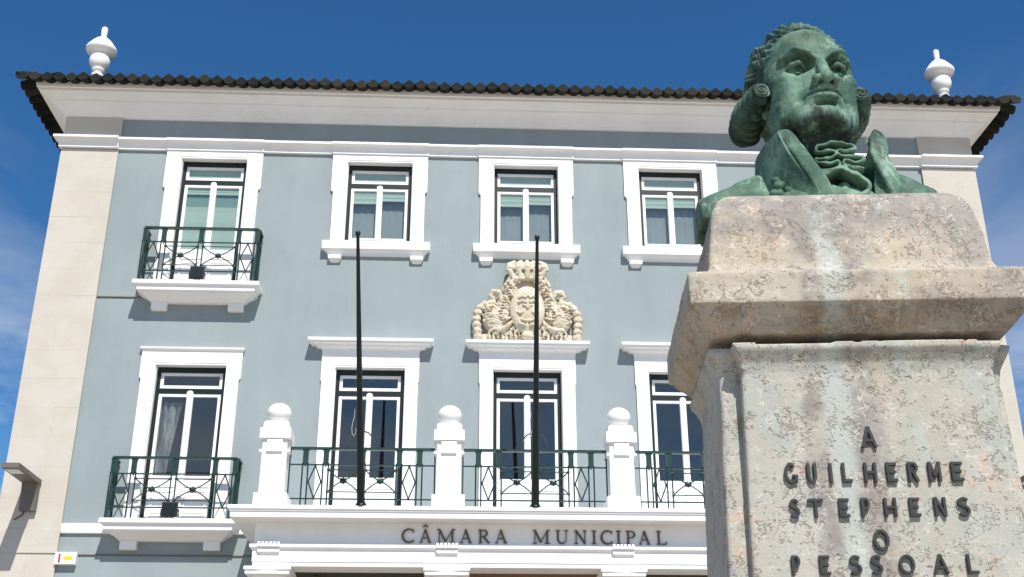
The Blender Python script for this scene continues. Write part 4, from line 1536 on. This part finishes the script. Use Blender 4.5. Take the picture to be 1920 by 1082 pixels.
# capital: cavetto, slab, cushion under the bust
ped_vol(2.870, 3.40, [(.035, 2.86), (.04, 2.874), (.05, 2.885), (.068, 2.905), (.088, 2.925), (.094, 2.94), (.106, 2.945), (.108, 3.045), (.095, 3.052), (.06, 3.06), (.04, 3.075), (.03, 3.10), (.024, 3.16), (.017, 3.23), (.005, 3.30), (-.014, 3.345), (-.046, 3.378), (-.10, 3.40)], .40, .27, .28, 0.0075, .009, .0036, 21, M_cap, 'capital')
# shaft
ped_vol(0.0, 2.846, [(.12, 0), (.12, .25), (.075, .28), (.055, .6), (.022, 2.10), (.004, 2.74), (.010, 2.775), (.022, 2.80), (.036, 2.82), (.040, 2.857)], .412, .235, .290, .011, .010, .003, 31, M_ped, 'shaft')
nk = MB().rects([(0, 2.83), (0, 2.89)], -.012, .29, .385, .205)
nk.build('neck', M_ped, ped, local=True)
# raised front panel with a flared head
pv = Vol((-.48, -.10, 1.2), (.48, .10, 2.90), .008)
sl, (x, y, z) = pv.win(pv.lo, pv.lo + 9)
tz = np.interp(z, [1.2, 2.70, 2.755, 2.785, 2.81, 2.822, 2.85], [.0, 0, .002, .010, .026, .036, .036])
hx = np.interp(z, [1.2, 2.16, 2.76, 2.80, 2.83, 2.85], [.405, .383, .368, .378, .392, .392])
qx = np.abs(x + .0) - hx
qy = np.maximum(-tz - .0 - y, y - .055)
d = np.maximum(np.maximum(qx, qy), np.maximum(1.25 - z, z - 2.840))
pv.D = (d + vnoise(x, y, z, 14, 51) * .0022 + vnoise(x, y, z, 45, 52) * .0012).astype(np.float32)
v_, q_ = pv.surf()
place('inscription_panel', np_mesh('inscription_panel', v_, q_, M_ped), ped, local=True)

ROWS = [(2.524, 2.587, [('A', -0.047, 0.002)]),
        (2.423, 2.481, [('G', -0.276, -0.232), ('U', -0.212, -0.176), ('I', -0.147, -0.134), ('L', -0.113, -0.076), ('H', -0.051, -0.007), ('E', 0.012, 0.051), ('R', 0.072, 0.109), ('M', 0.13, 0.172), ('E', 0.194, 0.236)]),
        (2.324, 2.379, [('S', -0.271, -0.234), ('T', -0.22, -0.166), ('E', -0.133, -0.094), ('P', -0.071, -0.038), ('H', -0.007, 0.036), ('E', 0.063, 0.102), ('N', 0.132, 0.173), ('S', 0.196, 0.239)]),
        (2.231, 2.290, [('O', -0.049, 0.004)]),
        (2.165, 2.220, [('P', -0.28, -0.248), ('E', -0.203, -0.165), ('S', -0.122, -0.08), ('S', -0.064, -0.023), ('O', 0.013, 0.065), ('A', 0.106, 0.154), ('L', 0.198, 0.238)])]
for z0, z1, items in ROWS:
    for ch, a, b in items:
        i_ = .006
        glyph(SANS[ch], a + (i_ if ch != 'I' else 0), b - (i_ if ch != 'I' else 0), z0 + .001, z1 - .001, -.011, .003, .14).build('letter', M_letter, ped, local=True)

# ------------------------------------------------------------------ bronze bust
BS = 0.0200                      # metres per modelling centimetre
BX, BY, BZ = -.016, .285, 3.897   # eye-level centre of the head in the pedestal frame
HYAW, HPITCH = R(6), R(5.5)
bust = thing('bust', 'green weathered bronze bust of a stern man with side curls and ruffled cravat', 'bust', (PLX, PLY, 0), rotz=PROT)


def head_xf(v):
    """head frame (x right, y back, z up, cm) to pedestal frame (m): tilt up about the ear axis, turn to the right"""
    x, y, z = v[:, 0] * 1.05, v[:, 1], (v[:, 2] + 7.0) * 1.025 - 7.15
    piv = -8.0
    z = z - piv
    c_, s_ = math.cos(HPITCH), math.sin(HPITCH)
    y2 = y * c_ + z * s_
    z2 = -y * s_ + z * c_
    c3, s3 = math.cos(HYAW), math.sin(HYAW)
    x3 = x * c3 - y2 * s3
    y3 = x * s3 + y2 * c3
    return np.stack([x3, y3 - 1.6, z2 + piv], 1) * BS + np.array([BX, BY, BZ])


def F(x, f, z):
    return (x, -f, z)


# --- head with face and neck
H = Vol((-9.2, -14, -21), (9.2, 11, 13.5), .17)
H.ell(F(0, -.8, 3.4), (7.5, 9.2, 8.6))
H.ell(F(0, 3.0, -2.6), (6.5, 6.0, 9.0), 2.0)
for s in (-1, 1):
    H.poly([F(s * 5.7, .0, -6.8), F(s * 5.0, 3.8, -9.3), F(s * 2.4, 6.6, -11.2)], [1.5, 1.5, 1.8], 2.2)
    H.ell(F(s * 4.7, 5.6, -2.6), (2.0, 1.9, 1.6), 1.6)
H.ell(F(0, 2.8, -9.6), (5.2, 5.4, 3.0), 2.0)
for s in (-1, 1):
    H.ell(F(s * 3.9, 3.0, -6.2), (2.9, 3.9, 4.6), 1.6)
    H.ell(F(s * 5.5, 2.6, .4), (1.6, 3.0, 3.0), 1.2)
H.ell(F(0, 7.7, -10.9), (3.0, 2.0, 1.9), .8)
H.ell(F(0, 6.9, -7.2), (3.5, 2.6, 3.2), 1.0)
H.poly([F(0, -.5, -6), F(0, -1.4, -20)], [5.6, 6.2], 2.0)
for s in (-1, 1):
    H.poly([F(s * 1.1, 8.7, 1.15), F(s * 2.6, 8.6, 1.9), F(s * 5.2, 6.6, 1.75)], [.95, 1.0, .8], .9)
    H.ell(F(s * 3.4, 9.0, -.6), (2.5, 3.5, 1.75), .4, 's')
    H.ell(F(s * 1.95, 9.1, -.7), (1.0, 2.0, 1.1), .5, 's')
H.ell(F(0, 8.6, 1.6), (1.2, .95, 1.3), .8)
for s in (-1, 1):
    e = (s * 3.3, 5.75, -.45)
    H.ell(F(*e), (1.5, 1.45, 1.42), .05)
    up = [F(s * 1.5, 6.6, -.85), F(s * 2.3, 7.55, -.25), F(s * 3.2, 7.95, .05), F(s * 4.3, 7.4, -.02), F(s * 5.4, 5.9, -.65)]
    H.poly(up, [.22, .42, .50, .44, .24], .06)
    lo_ = [F(s * 1.6, 6.5, -.85), F(s * 2.4, 7.1, -1.30), F(s * 3.3, 7.2, -1.40), F(s * 4.3, 6.6, -1.15), F(s * 5.2, 5.8, -.7)]
    H.poly(lo_, [.14, .18, .20, .18, .14], .3)
    H.ell(F(s * 3.3 + .25, 7.3, -.45), (.50, .8, .45), .03, 's')
    # brows drawn down to the nose
    H.poly([F(s * .85, 9.35, .25), F(s * 2.0, 9.6, 1.25), F(s * 3.7, 8.95, 2.35), F(s * 5.4, 6.9, 1.9)], [.45, .52, .42, .25], .2)
    H.poly([F(s * .62, 9.7, .8), F(s * .74, 9.6, 2.6)], [.20, .06], .3, 's')
    H.poly([F(s * .3, 9.3, 2.4), F(s * 1.6, 9.9, 2.35), F(s * 3.0, 9.3, 2.9)], [.05, .14, .05], .4, 's')
    # crease below the eye and cheekbone
    H.poly([F(s * 1.9, 7.9, -2.3), F(s * 3.6, 7.7, -2.6), F(s * 5.6, 6.2, -2.1)], [.12, .18, .08], .5, 's')
# nose
H.poly([F(0, 8.6, .7), F(0, 9.7, -2.0), F(0, 10.7, -4.5)], [.80, .85, .95], .6)
H.ell(F(0, 10.8, -4.85), (1.2, 1.1, 1.05), .35)
for s in (-1, 1):
    H.ell(F(s * 1.45, 9.9, -5.0), (.85, 1.35, .95), .25)
    H.poly([F(s * 2.4, 9.2, -4.6), F(s * 3.1, 8.5, -5.9), F(s * 3.9, 7.2, -7.6)], [.14, .20, .10], .8, 's')
    H.ell(F(s * .80, 10.1, -5.95), (.50, .95, .75), .08, 's')
    H.ell(F(s * 2.35, 9.7, -5.3), (.25, .9, .8), .2, 's')
H.ell(F(0, 9.9, -6.3), (.36, .5, .6), .2, 's')
for s in (-1, 1):
    H.poly([F(s * .5, 9.55, -5.9), F(s * .6, 9.8, -6.5)], .26, .35)
# mouth: upper lip overhangs, lower lip catches the light
ZM = .25
H.poly([F(-3.25, 7.5, -7.25 + ZM), F(-1.6, 9.35, -6.75 + ZM), F(-.5, 9.95, -6.50 + ZM), F(0, 9.95, -6.66 + ZM), F(.5, 9.95, -6.50 + ZM), F(1.6, 9.35, -6.75 + ZM), F(3.25, 7.5, -7.25 + ZM)], [.28, .40, .46, .42, .46, .40, .28], .18)
H.poly([F(-2.8, 7.8, -7.75 + ZM), F(-1.3, 9.3, -7.95 + ZM), F(0, 9.65, -8.0 + ZM), F(1.3, 9.3, -7.95 + ZM), F(2.8, 7.8, -7.75 + ZM)], [.30, .48, .54, .48, .30], .15)
H.poly([F(-3.5, 7.7, -7.38 + ZM), F(-1.5, 9.8, -7.26 + ZM), F(0, 10.5, -7.30 + ZM), F(1.5, 9.8, -7.26 + ZM), F(3.5, 7.7, -7.38 + ZM)], [.18, .30, .33, .30, .18], .05, 's')
H.ell(F(0, 9.9, -8.95), (2.4, 1.9, .62), .3, 's')
for s in (-1, 1):
    H.ell(F(s * 3.6, 8.0, -7.6), (.45, .6, .7), .5, 's')
    # ear, mostly under the curl
    H.ell(F(s * 7.0, -1.2, -1.4), (.9, 1.7, 3.2), .5)
    H.ell(F(s * 6.9, -.6, -4.6), (.7, .9, .9), .3)
H.D += (.22 * vnoise(*H.win(H.lo, H.lo + 99)[1], .55, 8) + .08 * vnoise(*H.win(H.lo, H.lo + 99)[1], 1.6, 9)).astype(np.float32)
hv, hq = H.surf()
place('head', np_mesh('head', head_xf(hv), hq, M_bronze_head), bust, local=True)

# --- swept-back hair
A = Vol((-11, -9.5, -11), (11, 13.5, 16), .19)
A.ell(F(0, -2.0, 3.6), (7.9, 9.2, 8.7))
A.ell(F(0, -5.5, -2.0), (6.6, 5.0, 7.0), 1.5)
A.poly([F(0, -9.5, -3), F(0, -10.5, -10)], [2.6, 1.8], 1.0)
rh = random.Random(3)
# locks: from the hairline back over the skull
for j in range(66):
    th = R(-100 + 200 * j / 65 + rh.uniform(-2, 2))       # 0 = top, +- = sides
    fx = math.sin(th)
    fz = math.cos(th)
    # hairline point
    hx_, hz_ = 7.0 * fx, 3.2 + 6.6 * fz
    ff = 5.4 - 3.3 * abs(fx) ** 1.5
    if abs(th) > R(80):
        ff -= 1.2
    lift = 1.5 if -R(30) < th < R(62) else .5
    lift += rh.uniform(-.45, .45)
    pts, rad = [], []
    for q in range(6):
        t = q / 5
        a = t * 1.75 + rh.uniform(-.03, .03)
        r0 = 1.0 + (lift * math.sin(math.pi * min(1, t * 1.6 + .28)) * .10)
        fwd_ = ff - t * 13.5
        shr = math.sqrt(max(.05, 1 - ((fwd_ + 1.6) / 10.2) ** 2)) if abs((fwd_ + 1.6) / 10.2) < 1 else .22
        x = fx * 7.8 * r0 * max(shr, .3) + math.sin(q * 1.3 + j) * .30
        z = 3.4 + fz * 8.7 * r0 * max(shr, .3) + math.cos(q * 1.1 + j * 2) * .2
        if q == 0:
            x, z = hx_, hz_ + .1
        pts.append(F(x, fwd_, z))
        rad.append((.40, .68, .75, .72, .65, .5)[q] * rh.uniform(.85, 1.1))
    A.poly(pts, rad, .25)
sl, (x, y, z) = A.win(A.lo, A.lo + 99)
ang = np.arctan2(x, z - 2.0)
wob = vnoise(x, y, z, .28, 12) * 1.6
am = .10 + .30 * np.clip(vnoise(x, y, z, .45, 14) + .25, 0, 1)
A.D += (am * np.sin(ang * 46 + wob * 8 + y * .3) + .45 * vnoise(x, y, z, .6, 13)).astype(np.float32)
# open the face: cut away everything in front of the hairline
A.ell(F(0, 7.6, .0), (7.3, 7.6, 9.25), .25, 's')
A.ell(F(0, 6.0, -6.5), (8.4, 7.4, 6.4), .3, 's')
A.ell(F(0, 8.0, -1.0), (8.6, 7.6, 5.5), .3, 's')
av, aq = A.surf()
place('hair', np_mesh('hair', head_xf(av * np.array([1.03, 1, 1.01])), aq, M_bronze_hair), bust, local=True)

# --- the two side curls: horizontal rolls with a spiral end
for s in (-1, 1):
    C = Vol((-15, -7, -9) if s < 0 else (4, -7, -9), (-4, 14.5, 4.5) if s < 0 else (15, 14.5, 4.5), .16)
    a0 = np.array(F(s * 8.5, 2.6, -2.2))
    mid = np.array(F(s * 9.3, -3.0, -2.3))
    b0 = np.array(F(s * 8.5, -8.2, -2.6))
    pts = []
    for q in range(13):
        t = q / 12
        pts.append((1 - t) ** 2 * a0 + 2 * t * (1 - t) * mid + t * t * b0)
    C.poly(pts, [1.6 + 1.15 * min(1, q / 7) for q in range(13)], .1)
    C.poly([F(s * 6.6, -4, .6), F(s * 7.4, -6, -.8)], [1.6, 1.8], .6)
    sl, (x, y, z) = C.win(C.lo, C.lo + 99)
    rr = np.sqrt((x - a0[0] - s * (y - a0[1]) * .16) ** 2 + (z - a0[2] + (y - a0[1]) * .05) ** 2)
    ph = np.arctan2(z - a0[2], (x - a0[0]) * s)
    C.D += (.22 * np.sin(y * 3.6 + ph * 1.0)).astype(np.float32)
    # flat spiral front
    front = (a0[1] - .9) - y
    C.D = np.maximum(C.D, front.astype(np.float32))
    gro = np.abs(((rr / .62 - ph / (2 * math.pi)) % 1.0) - .5) - .22
    cut = np.where((y < a0[1] - .9 + .75), np.maximum(-gro * .62, rr * 0 - 1), -1.0)
    grv = (np.where(gro < 0, .35, 0) * np.clip(1 - (y - (a0[1] - .9)) / .6, 0, 1) * (rr < 1.45)).astype(np.float32)
    C.D += grv
    cv, cq = C.surf()
    place('side_curl', np_mesh('side_curl', head_xf(cv), cq, M_bronze_dark), bust, local=True)


def bust_xf(v):
    return v * BS + np.array([BX, BY, BZ])


# --- coat: shoulders and chest, cut off below
K = Vol((-24, -14, -33), (24, 13, -13), .30)
K.poly([F(-15.5, -2, -27.5), F(15.5, -2, -27.5)], 5.6)
K.ell(F(0, 1.0, -30), (15, 9.5, 7), 3)
for s in (-1, 1):
    q_ = 1.3 if s > 0 else 0
    K.poly([F(s * 6, -3.0, -20.5), F(s * (12 + q_), -2.4, -23.6 + q_), F(s * (17.5 + q_), -2, -27.0 + q_ * .8)], [4.2, 4.4, 4.6], 2.5)
K.poly([F(0, -2, -14), F(0, -2, -24)], [6.0, 7.5], 2)
K.D += (.5 * vnoise(*K.win(K.lo, K.lo + 99)[1], .25, 15) + .15 * vnoise(*K.win(K.lo, K.lo + 99)[1], .9, 16)).astype(np.float32)
# coat edge ornament by the left lapel
for q in range(9):
    an = q * 2.4
    K.ell(F(-7.9 + .22 * q * math.cos(an), 8.2 - .1 * q, -25.2 + .45 * q * math.sin(an) - .2 * q), (.8, .8, .7), .2)
K.box((-30, -30, -40), (30, 30, -28.4), 0, .3, 's')
K.box((-30, -30, -40), (-20.2, 30, 0), 0, .4, 's')
K.box((20.2, -30, -40), (30, 30, 0), 0, .4, 's')
kv, kq = K.surf()
place('coat', np_mesh('coat', bust_xf(kv + np.array([0, 0, 2.6])), kq, M_bronze), bust, local=True)

# --- standing collar, one wing each side
for s in (-1, 1):
    n1, n2 = 26, 12
    top_c = [F(s * 1.0, -9.2, -12.5), F(s * 6.0, -8.0, -12.3), F(s * 8.7, -3.5, -12.0), F(s * 8.2, 2.2, -11.6), F(s * 6.3, 6.6, -11.4)]
    bot_c = [F(s * 1.0, -10.0, -20.5), F(s * 6.6, -8.6, -20.5), F(s * 9.4, -3.5, -20.8), F(s * 7.2, 4.6, -23.4), F(s * 1.6, 10.2, -26.2)]
    if s > 0:
        top_c = [F(1.0, -9.2, -12.5), F(6.0, -8.0, -12.3), F(9.6, -3.5, -12.0), F(10.2, 1.5, -11.8), F(9.3, 5.4, -11.8)]
        bot_c = [F(1.0, -10.0, -20.5), F(6.6, -8.6, -20.5), F(10.4, -3.5, -20.8), F(10.6, 4.0, -23.4), F(9.0, 9.4, -26.4)]

    def crv(c_, t):
        c_ = [np.array(p) for p in c_]
        # de Casteljau-like uniform Catmull-Rom
        m_ = len(c_) - 1
        u = min(t * m_, m_ - 1e-6)
        i = int(u)
        u -= i
        p0, p1, p2, p3 = c_[max(i - 1, 0)], c_[i], c_[i + 1], c_[min(i + 2, m_)]
        return .5 * ((2 * p1) + (-p0 + p2) * u + (2 * p0 - 5 * p1 + 4 * p2 - p3) * u * u + (-p0 + 3 * p1 - 3 * p2 + p3) * u ** 3)
    G = np.zeros((n1, n2, 3))
    for i in range(n1):
        t = i / (n1 - 1)
        a, b = crv(top_c, t), crv(bot_c, t)
        for j in range(n2):
            u = j / (n2 - 1)
            p = a + (b - a) * u
            bul = math.sin(math.pi * u) * (.5 - 1.3 * u * t)
            p = p + np.array([s * .5 * bul, -.5 * bul * t, 0])
            p = p + np.array([s, 0, 0]) * .35 * math.sin(u * 7 + t * 5) * t * (1 if s > 0 else .5)
            G[i, j] = p
    # normals and thickness
    du = np.gradient(G, axis=0)
    dv = np.gradient(G, axis=1)
    nn = np.cross(du, dv)
    nn /= np.linalg.norm(nn, axis=2, keepdims=True) + 1e-9
    tk = np.full((n1, n2, 1), .55)
    for i in range(n1):
        tk[i] = .45 + .60 * max(0, (i / (n1 - 1) - .72) / .28) ** 1.2
    outv = np.concatenate([(G + nn * tk).reshape(-1, 3), (G - nn * tk).reshape(-1, 3)])
    q = []
    N_ = n1 * n2
    for i in range(n1 - 1):
        for j in range(n2 - 1):
            a = i * n2 + j
            q.append((a, a + n2, a + n2 + 1, a + 1))
            q.append((N_ + a, N_ + a + 1, N_ + a + n2 + 1, N_ + a + n2))
    for i in range(n1 - 1):
        a = i * n2
        q.append((a, N_ + a, N_ + a + n2, a + n2))
        a = i * n2 + n2 - 1
        q.append((a, a + n2, N_ + a + n2, N_ + a))
    for j in range(n2 - 1):
        a = j
        q.append((a, a + 1, N_ + a + 1, N_ + a))
        a = (n1 - 1) * n2 + j
        q.append((a, N_ + a, N_ + a + 1, a + 1))
    me = np_mesh('collar', bust_xf(outv), np.array(q), M_bronze)
    try:
        me.set_sharp_from_angle(angle=R(45))
    except Exception:
        pass
    place('collar', me, bust, local=True)

# --- broad lapel edges
Lp = Vol((-9, -13, -27.5), (14, -3, -9), .19)
for o, r_w in ((0, .42), (.55, .44), (1.1, .44), (1.65, .40)):
    Lp.poly([F(-6.6 + o * .95, 6.6 + o * .35, -11.3), F(-4.6 + o * .95, 8.3 + o * .35, -16.8), F(-2.6 + o * 1.0, 10.0 + o * .4, -22.5), F(-1.7 + o * 1.2, 10.4 + o * .4, -26.4)], [r_w * .9, r_w, r_w * 1.05, r_w * 1.1], .25)
for o, r_w in ((0, .62), (.8, .62), (1.6, .58), (2.3, .5)):
    Lp.poly([F(9.9 + o * .75, 5.2 - o * .5, -11.0 - o * .3), F(8.7 + o * .95, 6.6 - o * .3, -13.2), F(8.3 + o * .95, 7.6 - o * .3, -16.5), F(9.0 + o * .9, 8.8 - o * .3, -20.5), F(9.9 + o * .8, 9.6 - o * .3, -24.5), F(10.1 + o * .8, 9.8 - o * .3, -26.4)], [r_w * 1.05, r_w, r_w, r_w, r_w, r_w], .18)
Lp.D += (.25 * vnoise(*Lp.win(Lp.lo, Lp.lo + 99)[1], .7, 61)).astype(np.float32)
lv, lq = Lp.surf()
place('lapel', np_mesh('lapel', bust_xf(lv), lq, M_bronze), bust, local=True)

# --- cravat: folded ruffles seen edge-on, and the knot
J = Vol((-8, -14.5, -31.5), (9, 0, -12), .17)
J0 = Vol((-8, -14.5, -31.5), (9, 0, -12), .22)
J0.ell(F(0.9, 1.0, -18.5), (5.0, 5.0, 7.0))
J0.ell(F(1.6, 3.8, -24.2), (4.4, 3.6, 4.0), 1.5)
J0.box((-30, -30, -40), (30, 30, -26.4), 0, .3, 's')
jv, jq = J0.surf()
place('shaded_cravat_core', np_mesh('shaded_cravat_core', bust_xf(jv), jq, M_bronze_dark), bust, local=True)  # dark bronze core paints the shade deep inside the ruffle loops


def ruffle(pts, f0, f1, w):
    """ribbon: polyline in x-z, seen on edge, reaching from f0 (front) back to f1"""
    pts = [np.array((p[0] * .72 + 1.3, -15.4 + (p[1] + 16.2) * .74), float) for p in pts]

    def fn(x, y, z):
        d = None
        for a, b in zip(pts, pts[1:]):
            ab = b - a
            t = np.clip(((x - a[0]) * ab[0] + (z - a[1]) * ab[1]) / (ab @ ab + 1e-9), 0, 1)
            e = np.sqrt((x - a[0] - t * ab[0]) ** 2 + (z - a[1] - t * ab[1]) ** 2) - w
            d = e if d is None else np.minimum(d, e)
        q = np.maximum(-f0 + .16 * np.sin(x * 1.4 + z * 2.3) + .10 * np.sin(x * 3.1 - z) - y, y + f1)
        return np.maximum(d, q) + 0 * (x + y + z)
    P_ = np.array(pts)
    J.op(fn, (P_[:, 0].min() - w, -f0, P_[:, 1].min() - w), (P_[:, 0].max() + w, -f1, P_[:, 1].max() + w), .15, 'u')


def sm(pts, n=8):
    out = []
    pts = [np.array(p, float) for p in pts]
    for i in range(len(pts) - 1):
        p0, p1, p2, p3 = pts[max(i - 1, 0)], pts[i], pts[i + 1], pts[min(i + 2, len(pts) - 1)]
        for k in range(n):
            u = k / n
            out.append(.5 * ((2 * p1) + (-p0 + p2) * u + (2 * p0 - 5 * p1 + 4 * p2 - p3) * u * u + (-p0 + 3 * p1 - 3 * p2 + p3) * u ** 3))
    out.append(pts[-1])
    return out


ruffle(sm([(-1.0, -16.4), (-3.4, -17.0), (-4.0, -18.2), (-2.4, -18.6), (-.2, -18.2), (.4, -19.2), (-1.4, -20.1), (-4.0, -20.2), (-4.2, -21.0), (-1.8, -21.5), (.6, -20.9), (1.0, -21.9), (-.5, -23.0), (-4.0, -23.5), (-4.4, -24.7)]), 10.0, 4.2, .235)
ruffle(sm([(-.5, -16.2), (1.8, -16.2), (4.4, -16.8), (4.9, -18.0), (3.0, -18.5), (1.0, -18.1), (1.0, -19.2), (3.4, -19.7), (6.0, -20.0), (6.6, -20.9), (4.6, -21.3), (2.2, -20.7), (2.0, -21.9), (4.0, -22.7), (6.2, -22.9)]), 10.0, 4.2, .235)
# knot sweeping down over the gathered shirt front
ruffle(sm([(-4.6, -26.2), (-3.6, -24.6), (-1.2, -23.6), (1.2, -22.6), (2.4, -23.4), (5.0, -24.8), (6.8, -26.8), (6.6, -28.6), (4.4, -29.6)]), 10.2, 4.5, .34)
ruffle(sm([(-4.6, -26.2), (-4.4, -28.0), (-2.8, -29.4), (-.5, -30.2)]), 10.2, 4.5, .32)
J.ell(F(.7, 7.4, -24.0), (1.3, 1.6, 2.0), .8)
J.ell(F(2.7, 7.4, -23.8), (1.4, 1.5, 2.1), .6)
J.ell(F(4.5, 6.8, -24.6), (1.0, 1.3, 1.5), .6)
J.D += (.22 * vnoise(*J.win(J.lo, J.lo + 99)[1], .9, 18)).astype(np.float32)
J.box((-30, -30, -40), (30, 30, -26.2), 0, .3, 's')
jv, jq = J.surf()
place('cravat', np_mesh('cravat', bust_xf(jv), jq, M_bronze), bust, local=True)
